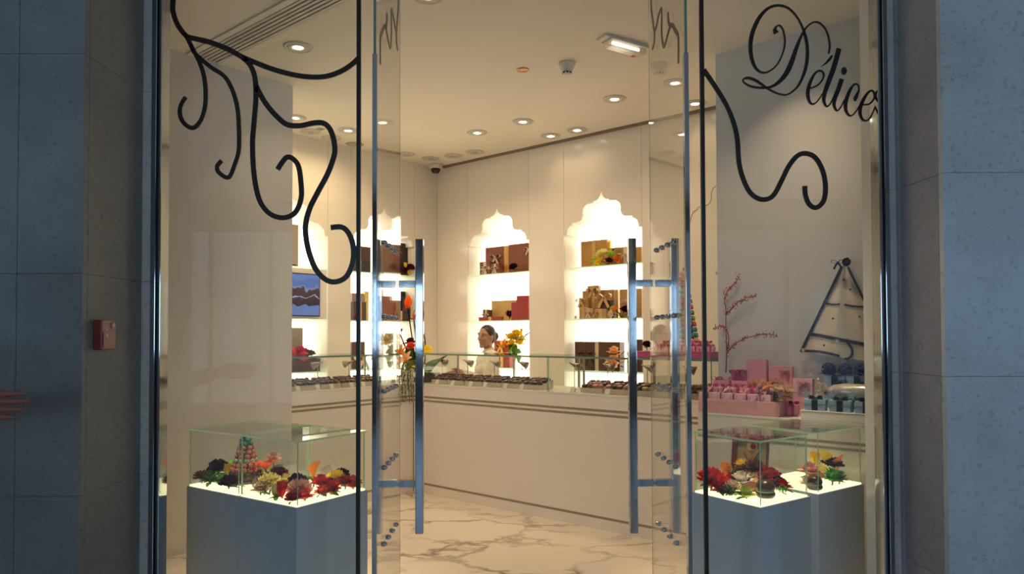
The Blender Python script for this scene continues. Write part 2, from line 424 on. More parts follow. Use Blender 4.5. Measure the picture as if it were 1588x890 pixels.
def stone_wall(name, core, slabs, mats_):
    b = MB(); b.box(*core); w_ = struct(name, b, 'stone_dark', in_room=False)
    for s, m in zip(slabs, mats_): MB().box(*s, bev=.001).build('stone_slab', m, w_)
ZL_, ZR_ = [0, .84, 1.69, 2.54, 3.08, 3.62], [0, .47, 1.278, 2.09, 2.90, 3.62]
def slabs(x0, x1, y0, y1):
    Z = ZL_ if x0 < 0 else ZR_
    return [(x0, x1, y0, y1, a+.0006, c-.0006) for a, c in zip(Z, Z[1:])]
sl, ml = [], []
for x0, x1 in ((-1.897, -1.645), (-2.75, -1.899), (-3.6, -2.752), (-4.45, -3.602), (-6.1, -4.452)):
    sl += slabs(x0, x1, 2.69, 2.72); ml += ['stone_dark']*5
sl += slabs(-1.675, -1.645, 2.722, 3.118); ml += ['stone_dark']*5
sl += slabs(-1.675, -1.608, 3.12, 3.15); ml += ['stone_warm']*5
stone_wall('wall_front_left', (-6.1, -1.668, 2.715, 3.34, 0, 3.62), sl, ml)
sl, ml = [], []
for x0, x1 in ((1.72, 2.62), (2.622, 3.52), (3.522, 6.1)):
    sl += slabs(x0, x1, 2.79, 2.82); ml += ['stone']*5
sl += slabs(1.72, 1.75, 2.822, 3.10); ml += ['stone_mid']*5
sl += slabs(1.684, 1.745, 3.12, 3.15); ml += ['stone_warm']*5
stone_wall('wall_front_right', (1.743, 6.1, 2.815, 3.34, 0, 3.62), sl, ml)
b = MB(); b.box(1.712, 1.722, 3.10, 3.13, 0, 3.62); struct('trim_3', b, 'stone_mid', in_room=False)
b = MB(); b.box(1.664, 1.742, 3.195, 3.325, 0, CEIL); struct('trim_4', b, 'white_near', in_room=False)
# chrome jamb channels
for nm, parts in (('trim_5', ((-1.607, -1.583, 'chrome'), (-1.583, -1.573, 'black'), (-1.573, -1.560, 'chrome'))),
                  ('trim_6', ((1.636, 1.651, 'chrome'), (1.651, 1.660, 'black'), (1.660, 1.683, 'chrome')))):
    r_ = None
    for k, (x0, x1, m) in enumerate(parts):
        y0 = 3.115 if m == 'chrome' else 3.128
        b = MB().box(x0+.0005, x1-.0005, y0, 3.19, 0, 3.30, bev=.003 if m == 'chrome' else 0)
        if r_ is None: r_ = struct(nm, b, m, in_room=False)
        else: b.build('channel' if m == 'chrome' else 'gasket', m, r_)

# ---- fixed panes with their scroll ornament and lettering
GY = 3.15
def pane(name, x0, x1, edge):
    b = MB(); b.box(x0, x1, GY-.006, GY+.006, .012, 3.30); w_ = struct(name, b, 'glass', in_room=False)
    MB().box(edge-.0088, edge+.0088, GY-.009, GY+.009, .0, 3.30).build('edge_gasket', 'black', w_)
    return w_
win1 = pane('window_1', -1.572, -.697, -.688)
win2 = pane('window_2', .870, 1.652, .861)
PXM = GY/F                                   # metres per pixel of the frame on the glass plane
def stroke(parent, pts, w, name, m, per=6):
    """pts: frame points of the stroke (x, y[, width]) measured on the glass plane"""
    P = spline([(*p, w) if len(p) == 2 else p for p in pts], per)
    v = []; ws = []
    for x, y, ww in P:
        q = at_depth(x, y, GY-.010); v.append(q); ws.append(ww*PXM)
    MB().ribbon(v, ws, (0, 1, 0), .006).build(name, m, parent)
SC = [
 ([(269,-14),(268.5,0),(268,15),(273,33),(282,48),(291,57),(302,60),(325,65.5),(353,76),(375,88),(400,98.7),(425,108),(455,116),(483,119.6),(508,118),(531,109.6),(548,98),(555,91)], 7.8),
 ([(285,51),(291,60),(300,78),(308.6,94.5),(316,116),(319,141),(318,166),(312,186),(301,198),(289.7,195),(281,184),(279,171),(283,159),(288.5,150.6)], 6.6),
 ([(296,70),(302,82),(311,91),(327.5,104.5),(347.6,118),(360,138.5),(368,166),(370.5,196),(370.5,232),(365,253),(355,275),(340,268),(337,258),(344,249)], 6.6),
 ([(376,89),(388,101),(395.5,121),(397,151),(394,191),(391.7,224),(394,270),(401,306),(412.6,326),(427.7,336),(445,337),(459,328),(467,308),(467,285.5),(463,258),(454,246),(445,244),(438,251.5),(430.5,263)], 7.8),
 ([(396,130),(402,143),(412.6,161),(427.7,179),(445,193),(465.5,195),(485.6,191),(501,191),(511,199),(517,214),(519.5,232),(517,246),(508,270),(493,298),(480.6,323),(474,348.5),(475,371),(480.6,396),(490.7,419),(506,434),(521,437),(536,430),(545,414),(548.6,394),(546,373.7),(538.5,358.5),(528.5,352),(513,353)], 8.2)]
for pts, w_ in SC: stroke(win1, pts, w_, 'scroll_ornament', 'iron')
stroke(win2, [(1091,108),(1110,136),(1125,161),(1136,186),(1143,214),(1146,252.7),(1152.6,278),(1162.7,298),(1176,308),(1190,308.7),(1201,300.6),(1213,278),(1223,258),(1236,242),(1249,238),(1263.6,244),(1275,263),(1280,288),(1277.4,310.7),(1266,322),(1255,317),(1249,303),(1248,288.5)], 7.4, 'scroll_ornament', 'iron')
def lz(pts): return [(1040+x/4.405, y/4.405, w/4.405) for x, y, w in pts]
LET = [('letter_d', [(722,228,34),(712,205,26),(722,182,12),(745,176,11),(768,208,11),(780,280,12),(768,355,11),(728,440,11),(668,490,12),(620,495,14),(580,465,20),(553,400,25),(545,310,27),(560,220,29),(603,125,27),(662,60,20),(730,38,16),(800,55,15),(860,115,14),(900,190,15),(925,270,20),(934,360,22),(925,450,22),(900,530,19),(860,600,14),(800,645,11),(750,645,11),(690,622,13),(640,590,15),(580,550,20),(530,533,18),(498,540,12),(497,560,11),(540,588,14),(610,600,15),(680,595,17),(740,560,26),(790,500,34),(825,425,33),(858,330,26),(888,255,18),(925,190,13),(970,155,12),(1010,155,12),(1050,190,12),(1075,245,12),(1086,310,13),(1080,365,12)]),
 ('letter_e', [(938,608,10),(1000,585,11),(1036,545,12),(1044,505,14),(1022,484,13),(985,502,16),(950,570,22),(936,640,24),(948,695,18),(972,711,12),(1002,692,9),(1036,640,8)]),
 ('accent', [(1028,456,3),(1062,430,14),(1085,405,19),(1104,378,11)]),
 ('letter_l', [(1150,332,34),(1132,400,33),(1108,480,33),(1078,560,32),(1052,635,28),(1046,690,20),(1065,727,12),(1090,708,9),(1118,650,8)]),
 ('letter_i', [(1168,540,30),(1145,610,30),(1122,670,28),(1116,720,20),(1135,756,12),(1160,735,9),(1188,680,8)]),
 ('letter_i_dot', [(1178,462,20),(1183,478,36),(1183,494,36),(1180,510,18)]),
 ('letter_c', [(1258,690,12),(1263,668,26),(1275,640,18),(1285,612,12),(1278,580,11),(1250,580,14),(1218,630,22),(1196,700,25),(1197,755,20),(1222,790,12),(1255,775,9),(1300,705,8)]),
 ('letter_e', [(1296,715,8),(1352,712,11),(1385,680,12),(1392,645,13),(1374,620,13),(1345,636,17),(1312,690,23),(1293,750,24),(1300,800,18),(1325,824,12),(1360,808,10),(1403,718,8)])]
for nm, pts in LET: stroke(win2, lz(pts), 1, nm, 'ink', 5)

# ---- glass doors folded open into the shop
def door(name, px_, ang, side, sq):
    r_ = tag(bpy.data.objects.new(name, None), kind='structure'); COL.objects.link(r_)
    r_.location = (px_, GY, 0); r_.rotation_euler = (0, 0, ang)
    L_ = .70                                         # local +y runs along the leaf, away from the street
    b = MB(); b.box(-.006, .006, .0, L_, .012, 3.30)
    p = b.build('glass_leaf', ['glass_door', 'gedge'], r_)
    for f in p.data.polygons:
        if f.normal.y < -.5: f.material_index = 1
    MB().box(-.0105, .0105, -.006, .022, .0, 2.72, bev=.002).build('edge_profile', 'chrome', r_)
    MB().box(-.0015, .0015, L_+.0001, L_+.0012, .012, 3.30).build('edge_seal', 'seam', r_)
    hy = .652
    h = MB(); h.box(-.0120, .0120, hy-.014, hy+.014, .643, .657); h = h.build('handle', 'chrome', r_)
    for sx in (-1, 1):
        MB().box(sx*.116-.0215, sx*.116+.0215, hy-.02, hy+.02, .385, 1.968, bev=.003).build('handle_bar', 'chrome', h)
        for z in (1.725, .652):
            x0, x1 = sorted((sx*.0065, sx*.0945))
            MB().box(x0, x1, hy-.017, hy+.017, z-.0185, z+.0185, bev=.002).build('connector', 'chrome', h)
    st = MB().lathe([(0, -.008), (.013, -.008), (.013, .010), (.009, .018), (0, .021)], 14, M4=Matrix.Rotation(PI/2*side, 4, 'Y')).mesh('stud', 'chrome', True)
    for z in (1.892, 1.538, 1.182, .82, .458):
        for k in range(4): link('stud', st, r_, (0.0, .212+.113*k, z))
    for pts in sq:                                   # scroll ornament of the leaf: (distance along the leaf, height)
        b = MB(); P = spline(pts, 6)
        b.ribbon([(-side*-.0075, y, z) for y, z in P], .022, (1, 0, 0), .002); b.build('scroll_ornament', 'iron', r_)
    return r_
SQ = [[(.10, 2.71), (.095, 2.78), (.10, 2.84), (.14, 2.88), (.20, 2.935), (.25, 2.94), (.30, 2.915), (.362, 2.90), (.40, 2.98), (.395, 3.08), (.41, 3.11), (.46, 3.10), (.52, 3.06), (.556, 3.07), (.585, 3.14), (.615, 3.21), (.62, 3.29)],
      [(.22, 2.94), (.262, 2.975), (.275, 3.03)], [(.545, 3.065), (.56, 3.00), (.60, 2.985)]]
door_1 = door('door_1', -.616, 0, 1, SQ)
door_2 = door('door_2', .790, math.radians(2.25), -1, SQ)

# ================================================================== CEILING FITTINGS
M['copper'] = mat('copper_plate', (.55, .28, .14), .3, 1)
M['tube_glow'] = emit_mat('fluorescent_glow', (1, .93, .8), 2.5)
M['diffuser'] = glass_mat('clear_plastic', (.90, .88, .84), .10, .15)
M['red_mark'] = mat('red_print', (.70, .10, .05), .5)
M['lens_off'] = mat('unlit_lens', (.42, .38, .33), .3)
def downlight(pos, label, lit=True, r=.095):
    p = room(pos[0], pos[1], CEIL)
    t = thing('downlight', label, 'ceiling light', p, 0, 'downlights in the shop ceiling')
    MB().lathe([(.030, -.0005), (.036, -.004), (.040, -.010), (r*.72, -.010), (r*.78, -.004), (r*.82, -.010), (r*.97, -.007), (r, -.0005)], 28).build('trim_ring', 'trimring', t, True)
    MB().lathe([(0, -.0075), (.027, -.007), (.033, -.002)], 18).build('lens', 'lamp' if lit else 'lens_off', t, True)
    if lit:
        L = area_light('downlight_lamp', (0, 0, -.013), (0, .5, -1) if pos[1] < -2.9 else (0, 0, -1), .06, .06, DOWN*(.10 if pos[1] > -.4 else .62 if pos[1] > -.9 else .35 if pos[0] == 1.749 else 1.0), (1.0, .70, .38), 'DISK', 90 if pos[1] < -2.9 else 150 if pos[1] < -.9 else 125); L.parent = t
for pos, lab, lit in [
    ((1.749, -2.978), 'lit round downlight half hidden by the left flank wall near the slot vent', True),
    ((.419, -2.127), 'lit round downlight at the edge of the left flank wall above the scroll ornament', True),
    ((.043+.12, -1.798), 'unlit round downlight close to the left niche wall near the flank wall', False),
    ((.461, -1.594), 'lit round downlight just left of the dark edge of the left fixed pane', True),
    ((.137, -1.546), 'unlit round downlight behind the large scroll on the left pane', False),
    ((.90, -1.548), 'lit round downlight seen through the left glass door leaf', True),
    ((.227, -.672), 'unlit round downlight just right of the left door leaf near the far corner', False),
    ((1.865, -.755), 'lit round downlight in the middle row straight below the copper disc', True),
    ((1.322, -.767), 'lit round downlight in the middle row nearest the far corner', True),
    ((1.785, -.233), 'lit round downlight beside the slot, left of the close pair on the right wall', True),
    ((2.087, -.228), 'lit round downlight beside the slot, right of the close pair on the right wall', True),
    ((2.807, -.748), 'lit round downlight below the emergency light, right of the smoke detector', True),
    ((3.256, -.222), 'lit round downlight between the right door leaf and the dark pane edge', True),
    ((3.349, -.767), 'lit round downlight seen through the right glass door leaf', True),
    ((.285, -.374), 'unlit round downlight just above the dome camera in the far corner', False),
    ((.547, -.295), 'unlit round downlight second from the far corner beside the slot', False),
    ((.827, -.265), 'unlit round downlight third from the far corner beside the slot', False),
    ((2.913, -2.91), 'round downlight cut off by the top edge of the picture', True),
    ]: downlight(pos, lab, lit)
# unseen spots: some added to brighten shop and gift display, others over the showcases
for x, y, k, d, sp in ((-.40, 3.75, .5, (0, .55, -1), 90), (.62, 3.75, .5, (0, .55, -1), 90), (1.50, 3.95, .42, (.2, .22, -1), 78),
                       (-1.02, 3.62, .55, (-.03, .02, -1), 40), (-1.42, 3.85, .55, (.0, .02, -1), 40), (1.17, 3.52, .55, (.02, .0, -1), 36), (1.45, 3.80, .55, (.02, .02, -1), 36)):
    area_light('window_display_lamp', (x, y, CEIL-.012), d, .06, .06, DOWN*k, (1.0, .72, .42), 'DISK', sp)
# copper disc, smoke detector, dome camera, emergency light, vents
t = thing('speaker_disc', 'small copper coloured disc set flush in the ceiling left of the smoke detector', 'disc', room(2.633, -1.712, CEIL), 0)
MB().lathe([(0, -.006), (.040, -.006), (.046, -.0005)], 24).build('disc', 'copper', t, True)
t = thing('speaker_disc', 'pale warm disc set flush in the ceiling beside the left pane edge', 'disc', room(.12, -1.254, CEIL), 0)
MB().lathe([(0, -.006), (.085, -.006), (.092, -.0005)], 28).build('disc', 'lens_off', t, True)
t = thing('smoke_detector', 'white cone shaped smoke detector with dark slotted tip on the ceiling', 'smoke detector', room(2.944, -1.607, CEIL), 0)
MB().lathe([(.060, -.0005), (.060, -.012), (.036, -.062), (0, -.062)], 24).build('base', 'plastic_white', t, True)
MB().lathe([(.030, -.0625), (.032, -.070), (.030, -.078), (0, -.080)], 20).build('sensor_head', 'plastic_white', t, True)
for k in range(8):
    a = PI/4*k; MB().box(.028, .0335, -.007, .007, -.0755, -.066, M4=Matrix.Rotation(a, 4, 'Z')).build('slot', 'plastic_dark', t)
t = thing('dome_camera', 'white dome security camera with dark bubble in the far corner', 'camera', room(.13, -.15, CEIL), 0)
MB().lathe([(.075, -.0005), (.078, -.035), (.060, -.050), (0, -.050)], 24).build('housing', 'plastic_white', t, True)
MB().lathe([(.055, -.0505), (.048, -.080), (.030, -.098), (0, -.105)], 20).build('bubble', 'plastic_dark', t, True)
p0, p1 = room(*on_y(0, 0, 0)[:2]) if 0 else at_height(941, 58, CEIL), at_height(998, 74, CEIL)
d = (p1-p0); ang = math.atan2(d.y, d.x)
t = thing('emergency_light', 'clear boxed emergency strip light with red mark on the ceiling', 'emergency light', (p0+p1)/2, ang)
hl = d.length/2
MB().box(-hl, hl, -.055, .055, -.022, -.0005, bev=.004).build('body', 'plastic_white', t)
MB().box(-hl+.01, hl-.01, -.048, .048, -.058, -.0225, bev=.012).build('diffuser', 'diffuser', t)
MB().box(-hl-.045, -hl-.002, -.05, .05, -.016, -.0005, bev=.006).build('end_cap', 'plastic_white', t)
MB().tube([(-hl+.03, -.02, -.036), (hl-.06, -.02, -.036)], .010, 8).build('tube_lamp', 'tube_glow', t)
MB().box(hl-.075, hl-.045, .02, .05, -.0592, -.0582).build('red_mark', 'red_mark', t)

t = thing('linear_vent', 'long slatted air vent in the ceiling at the top left', 'vent', room(2.25, -3.27, CEIL))
MB().box(-1.15, 1.15, -.085, .085, -.003, -.0005).build('slot', 'slot', t)
for k in range(6):
    y = -.075 + .03*k; MB().box(-1.15, 1.15, y-.009, y+.009, -.012, -.0035).build('slat', 'trimring', t)
for y in (-.11, .11): MB().box(-1.17, 1.17, y-.022, y+.022, -.010, -.0005, bev=.003).build('frame_rail', 'ceil', t)
t = thing('ceiling_sensor', 'tiny square grille set in the ceiling under the left scroll ornament', 'sensor', room(.309, -1.791, CEIL))
MB().box(-.035, .035, -.035, .035, -.006, -.0005, bev=.002).build('plate', 'plastic_white', t)
for k in range(3): MB().box(-.03, .03, -.026+.02*k, -.014+.02*k, -.0075, -.0062).build('slot', 'slot', t)

# ================================================================== COUNTERS AND GLASS CASES
def gpane(parent, name, x0, x1, y0, y1, z0, z1, edge='gedge', m='glass_case'):
    b = MB().box(x0, x1, y0, y1, z0, z1)
    d = (x1-x0, y1-y0, z1-z0); k = d.index(min(d))
    o = b.build(name, [m, edge], parent)
    for p in o.data.polygons: p.material_index = 0 if abs(p.normal[k]) > .5 else 1
    return o
def stripes(t, x0, x1, y, axis, zs):
    for z0, z1 in zs:
        if axis == 'x': MB().box(x0, x1, y-.0012, y-.0002, z0, z1).build('stripe', 'stripe', t)
        else: MB().box(y+.0002, y+.0012, x0, x1, z0, z1).build('stripe', 'stripe', t)
ZS = [(.872, .890), (.837, .855), (.078, .096)]
R0 = room(0, 0)
t = thing('shop_counter', 'long cream lacquered counter along the right wall with taupe stripes', 'counter', R0)
MB().box(.8605, 3.79, -1.150, -.62, .0, .985, bev=.002).build('body', 'counter', t)
MB().box(.8605, 3.79, -1.152, -.60, .9855, 1.0, bev=.002).build('deck', 'counter', t)
stripes(t, .87, 3.79, -1.150, 'x', ZS)
MB().box(.8606, .868, -1.1535, -1.1505, 0, .985).build('corner_joint', 'slot', t)
t = thing('shop_counter', 'cream striped counter along the left wall running to the inner corner', 'counter', R0)
MB().box(.33, .860, -2.565, -.62, 0, .985, bev=.002).build('body', 'counter', t)
MB().box(.31, .8600, -2.565, -.60, .9855, 1.0, bev=.002).build('deck', 'counter', t)
stripes(t, -2.565, -1.16, .860, 'y', ZS)
t = thing('display_counter', 'low cream counter under the pink and blue gift displays', 'counter', R0)
MB().box(3.802, 5.55, -1.40, -1.075, 0, .940, bev=.002).build('body', 'counter', t)
MB().box(3.80, 5.55, -1.402, -1.075, .9405, .955, bev=.002).build('top', 'counter', t)
stripes(t, 3.802, 5.55, -1.40, 'x', [(.829, .845), (.797, .812), (.078, .096)])
ZC = 1.002
def case(label, x0, x1, y0, y1, ends, front):
    t = thing('glass_case', label, 'display case', R0)
    g = .008
    gpane(t, 'top_pane', x0, x1, y0, y1, 1.266, 1.280)
    if front == 'y': gpane(t, 'front_pane', x0, x1, y0, y0+g, ZC, 1.2655)
    else: gpane(t, 'front_pane', x1-g, x1, y0, y1, ZC, 1.2655)
    for e in ends:
        if front == 'y': gpane(t, 'end_pane', e, e+g, y0+g+.001, y1, ZC, 1.2655, 'gedge_lit')
        else: gpane(t, 'end_pane', x0, x1-g-.001, e, e+g, ZC, 1.2655, 'gedge_lit')
    if front == 'y':
        MB().box(x0, x1, y1-.022, y1-.004, 1.246, 1.2655).build('rear_rail', 'steel', t)
        n = max(2, round((x1-x0)/.75)+1)
        for k in range(n):
            x = x0+.012+(x1-x0-.04)*k/(n-1); MB().box(x, x+.016, y1-.020, y1-.004, ZC, 1.246).build('rear_post', 'steel', t)
    else:
        MB().box(x0+.004, x0+.022, y0, y1, 1.246, 1.2655).build('rear_rail', 'steel', t)
        for k in range(2):
            y = y0+.012+(y1-y0-.04)*k; MB().box(x0+.004, x0+.020, y, y+.016, ZC, 1.246).build('rear_post', 'steel', t)
    return t
case('long glass case on the right counter nearest the corner flowers', .955, 2.415, -1.148, -.66, (.955,), 'y')
case('glass case on the right counter at its street end under the magenta tray', 2.425, 3.785, -1.148, -.66, (2.425, 3.775), 'y')
case('glass case on the left counter beyond the left glass door', .36, .856, -2.555, -1.31, (-2.555, -1.318), 'x')

# chocolate trays, chocolates, price cards, lamps
for k, c in (('choc_dark', (.045, .020, .012)), ('choc_milk', (.13, .055, .028)), ('choc_pink', (.42, .16, .15)), ('choc_gold', (.45, .28, .10))):
    M[k] = mat(k.replace('choc', 'chocolate'), c, .3, var=.25, scale=30)
M['tray'] = mat('pearl_tray', (.55, .49, .42), .35, var=.05)
M['card'] = mat('white_card', (.80, .77, .70), .6)
choc = [MB().lathe([(.020, 0), (.0222, .008), (.019, .021), (.011, .028), (0, .029)], 12).mesh('chocolate', m, True) for m in ('choc_dark', 'choc_milk', 'choc_pink', 'choc_gold')]
choc2 = [MB().box(-.021, .021, -.018, .018, 0, .024, bev=.005).mesh('chocolate', m, True) for m in ('choc_dark', 'choc_milk', 'choc_pink', 'choc_gold')]
def tray(x, y, rz, mix, lab, clab, grp, nth):
    lab = ORD[nth] + ' ' + lab; clab = clab.replace('on a tray', 'on the ' + ORD[nth] + ' tray')
    p = room(x, y, ZC)
    t = thing('chocolate_tray', lab, 'tray', p, ROT+rz, 'trays in the glass cases of the ' + grp)
    MB().prism([(-.098, -.085, 0), (-.098, .085, 0), (-.098, .085, .072), (-.098, -.085, .030)], (.196, 0, 0)).build('tray_body', 'tray', t)
    MB().box(-.098, .098, -.0885, -.0855, 0, .036).build('tray_lip', 'tray', t)
    for i in range(4):
        for j in range(3):
            k = random.choice(mix); me = (choc if (i+j+len(mix)) % 2 else choc2)[k]
            y_ = -.058+.054*j+random.uniform(-.003, .003)
            q = Vector((-.072+.048*i+random.uniform(-.003, .003), y_, .0515+y_*.247))
            q.rotate(Matrix.Rotation(ROT+rz, 3, 'Z'))
            o = link('chocolate', me, None, p+q); o.rotation_euler = (.24, 0, random.uniform(-.1, .1)+ROT+rz)
            tag(o, clab, 'chocolate', 'chocolates on the ' + ORD[nth] + ' tray of the ' + grp)
for k, x in enumerate((1.12, 1.335, 1.55, 1.765, 1.98, 2.195)):
    tray(x, -.985, 0, [0, 0, 0, 1], 'shallow tray of dark chocolates from the corner flowers, right counter', 'small dark chocolate on a tray from the corner, right counter case', 'corner end case', k)
for k, x in enumerate((2.78, 2.995)):
    tray(x, -.985, 0, [1, 2, 2, 0], 'shallow tray of pinkish chocolates in the street end case', 'small pinkish brown chocolate on a tray of the street end case', 'street end case', k)
for k, x in enumerate((3.21, 3.425, 3.64)):
    tray(x, -.985, 0, [0, 3, 1, 0], 'tray from the left in the street end case, dark and gold chocolates', 'small dark or gold chocolate on a tray of the street end case', 'street end case', k+2)
for k, y in enumerate((-2.44, -2.225, -2.01, -1.795, -1.58)):
    tray(.69, y, PI/2, [0, 0, 1, 1], 'shallow tray of brown chocolates from the flank wall, left counter', 'small brown chocolate on a tray from the flank wall, left counter case', 'left counter case', k)
b_ = MB(); b_.box(-.020, .020, -.0012, .0012, 0, .044, M4=Matrix.Rotation(-.45, 4, 'X')); b_.box(-.020, .020, .0, .0024, 0, .03, M4=Matrix.Translation((0, .026, 0)) @ Matrix.Rotation(.55, 4, 'X'))
card = b_.mesh('price_card', 'card')
for k, (px, py) in enumerate(((677,589),(701,591),(728.6,593),(751,594),(782.6,595.6),(808,595.6),(887,603),(941,605.6),(979,608))):
    q = on_y(px, py, -1.118); o = link('price_card', card, None, room(q.x, -1.118, ZC)); o.rotation_euler = (0, 0, ROT)
    tag(o, ORD[k] + ' white tent price card from the corner in the right counter cases', 'price card', 'price cards on the right counter')
for k, (px, py) in enumerate(((463,599),(494,597.5),(515.5,595.5),(546.6,594),(564.6,592.7),(612,594))):
    q = on_x(px, py, .825); o = link('price_card', card, None, room(.825, min(q.y, -1.35), ZC)); o.rotation_euler = (0, 0, ROT+PI/2)
    tag(o, ORD[k] + ' white tent price card from the flank wall in the left case', 'price card', 'price cards on the left counter')
def case_lamp(x, y, rz, lab, hz=.20):
    t = thing('case_lamp', lab, 'lamp', room(x, y, ZC), ROT+rz, 'cone lamps inside the glass cases')
    MB().lathe([(.022, 0), (.022, .004), (.004, .007), (0, .007)], 14).build('base', 'steel', t, True)
    MB().tube([(0, 0, .007), (0, 0, hz*.8), (.004, -.01, hz)], .0035, 6).build('stem', 'steel', t)
    R = Matrix.Translation((.004, -.012, hz)) @ Matrix.Rotation(math.radians(20), 4, 'Z') @ Matrix.Rotation(math.radians(112), 4, 'Y')
    MB().lathe([(.003, -.045), (.008, -.02), (.016, .0), (.034, .055), (.031, .052), (.006, .0)], 14, M4=R).build('cone_shade', 'steel', t, True)
for k, (px, py, lab) in enumerate([(686, 590, 'first cone lamp from the corner flowers in the right glass case'), (725.5, 592, 'second cone lamp from the corner, left of the saleswoman'),
        (767, 595, 'third cone lamp from the corner, at the right arm of the saleswoman'), (810, 592, 'fourth cone lamp from the corner, right of the yellow flower vase'),
        (891, 598, 'first cone lamp in the street end case, under the long brown box'), (943, 604, 'cone lamp in the street end case beneath the peach roses'),
        (1004, 614, 'cone lamp in front of the right door leaf edge'), (1068, 616, 'cone lamp beside the pink display seen past the right door frame')]):
    q = on_y(px, py, -.86); case_lamp(q.x if q.x < 3.7 else 3.70, -.86, 0, lab)
q = on_x(492.6, 588, .52); case_lamp(.52, q.y, PI/2+1.82, 'cone lamp in the left glass case nearest the flank wall')
q = on_x(541, 578, .52); case_lamp(.52, q.y, PI/2+1.82, 'cone lamp in the left glass case beside the dark pane edge')

# ================================================================== FLOWERS
def hexmat(k, c, **kw):
    M[k] = mat(k, c, **{**dict(rough=.6, var=.12, scale=25), **kw}); return k
for k, c in dict(red=(.72, .03, .03), crimson=(.42, .015, .02), coral=(.85, .14, .08), orange=(.85, .26, .03), yellow=(.92, .70, .05), pale_yellow=(.85, .78, .32), lime=(.55, .65, .10),
                 white_petal=(.82, .78, .70), cream=(.82, .66, .48), blush=(.72, .42, .38), peach=(.85, .50, .26), dark_purple=(.045, .012, .035), plum=(.13, .03, .06), brown_petal=(.16, .07, .05),
                 leaf_green=(.09, .19, .04), leaf_dark=(.03, .07, .03), bright_green=(.12, .45, .06), pink_petal=(.75, .25, .33), magenta=(.50, .045, .17), blue_petal=(.10, .11, .32), bird_orange=(.80, .13, .02), twig=(.10, .055, .03)).items(): M[k] = petal_mat(k, c)
def petal(mb, ang, tilt, L, wd, curl=0, r0=0, z0=0, cup=.25, ruf=0, nu=4, nv=4, pw=.8):
    tilt, curl = math.radians(tilt), math.radians(curl); ph = random.uniform(0, 6)
    def fn(u, v):
        t = 2*u-1; w = wd*max(.02, math.sin(PI*(.10+.82*v)))**pw/2
        st = 8; rho, z = r0, z0
        for i in range(st):
            a = tilt+curl*v*(i+.5)/st; rho += math.sin(a)*L*v/st; z += math.cos(a)*L*v/st
        rho -= -cup*t*t*w*-1; z += cup*t*t*w*.4 + ruf*v*v*math.sin(9*u+ph)
        lat = t*w
        return (rho*math.cos(ang)-lat*math.sin(ang), rho*math.sin(ang)+lat*math.cos(ang), z)
    mb.patch(fn, nu+(2 if ruf else 0), nv)
def bloom(kind):
    mb = MB()
    def ring(n, tilt, L, wd, curl=0, r0=0, z0=0, cup=.25, ruf=0, off=0, pw=.8):
        for k in range(n): petal(mb, 2*PI*(k+off)/n+random.uniform(-.12, .12), tilt+random.uniform(-5, 5), L*random.uniform(.93, 1.05), wd, curl, r0, z0, cup, ruf, pw=pw)
    if kind == 'rose': ring(3, 4, .80, .62, 5, .06, .1, .5); ring(4, 14, .82, .75, 8, .10, .06, .45, off=.3); ring(5, 30, .84, .85, 22, .12, .03, .35, off=.1); ring(6, 55, .85, .95, 35, .14, 0, .3, off=.4)
    elif kind == 'carnation':
        for i, (n, t, L) in enumerate(((5, 4, .95), (7, 14, .95), (8, 28, .95), (9, 44, .95), (9, 62, .9))): ring(n, t, L, .62, 22, .08, .05, .08, .10, off=.17*i, pw=.22)
    elif kind == 'lily': ring(3, 28, 1.35, .50, 60, .05, 0, .3); ring(3, 34, 1.25, .56, 55, .05, 0, .3, off=.5)
    elif kind == 'tulip': ring(3, 22, 1.25, .85, -18, .08, 0, .6); ring(3, 28, 1.2, .85, -22, .10, 0, .6, off=.5)
    elif kind == 'daisy': ring(16, 74, 1.0, .24, 10, .12, .1, .1); ring(14, 58, .8, .22, 10, .1, .12, .1, off=.5); mb.ball((0, 0, .14), (.22, .22, .12), 10, 6)
    elif kind == 'dahlia':
        for i, t in enumerate((8, 24, 40, 56, 72, 86)): ring(7+i, t, .95, .30, 8, .06, .05, .35, off=.2*i)
    elif kind == 'orchid': ring(5, 66, .95, .70, 12, .05, .05, .2); ring(3, 20, .5, .3, 20, .03, .05, .4, off=.3)
    elif kind == 'calla':
        mb.patch(lambda u, v: ((.10+.50*v**1.6)*math.cos(5.6*u+.3), (.10+.50*v**1.6)*math.sin(5.6*u+.3), 1.2*v+.45*v*v*math.cos(5.6*u+.3-2.8)), 12, 6); mb.tube([(0, 0, .1), (0, 0, .85)], .07, 6)
    elif kind == 'hydrangea':
        for k in range(90):
            a = random.uniform(0, 2*PI); e = math.asin(random.uniform(-.75, 1)); c = Vector((math.cos(a)*math.cos(e), math.sin(a)*math.cos(e), math.sin(e)))*.75
            q = c.to_track_quat('Z', 'Y').to_matrix().to_4x4(); q.translation = c+Vector((0, 0, .7))
            for j in range(4):
                d = q @ Vector((.17*math.cos(j*PI/2), .17*math.sin(j*PI/2), .04)); e1 = q @ Vector((.13*math.cos(j*PI/2+.7), .13*math.sin(j*PI/2+.7), .0)); e2 = q @ Vector((.13*math.cos(j*PI/2-.7), .13*math.sin(j*PI/2-.7), .0)); mb._face([mb.bm.verts.new(p) for p in (q.translation, e2, d, e1)])
    return mb
BL = {}
def bloom_mesh(kind, m):
    if (kind, m) not in BL: BL[kind, m] = bloom(kind).mesh('petals', m, True)
    return BL[kind, m]
def leaf_mesh(m):
    if ('leaf', m) not in BL:
        b = MB(); petal(b, 0, 60, 1, .42, 35, 0, 0, .5, 0, 4, 6, 1.1); BL['leaf', m] = b.mesh('leaf', m, True)
    return BL['leaf', m]
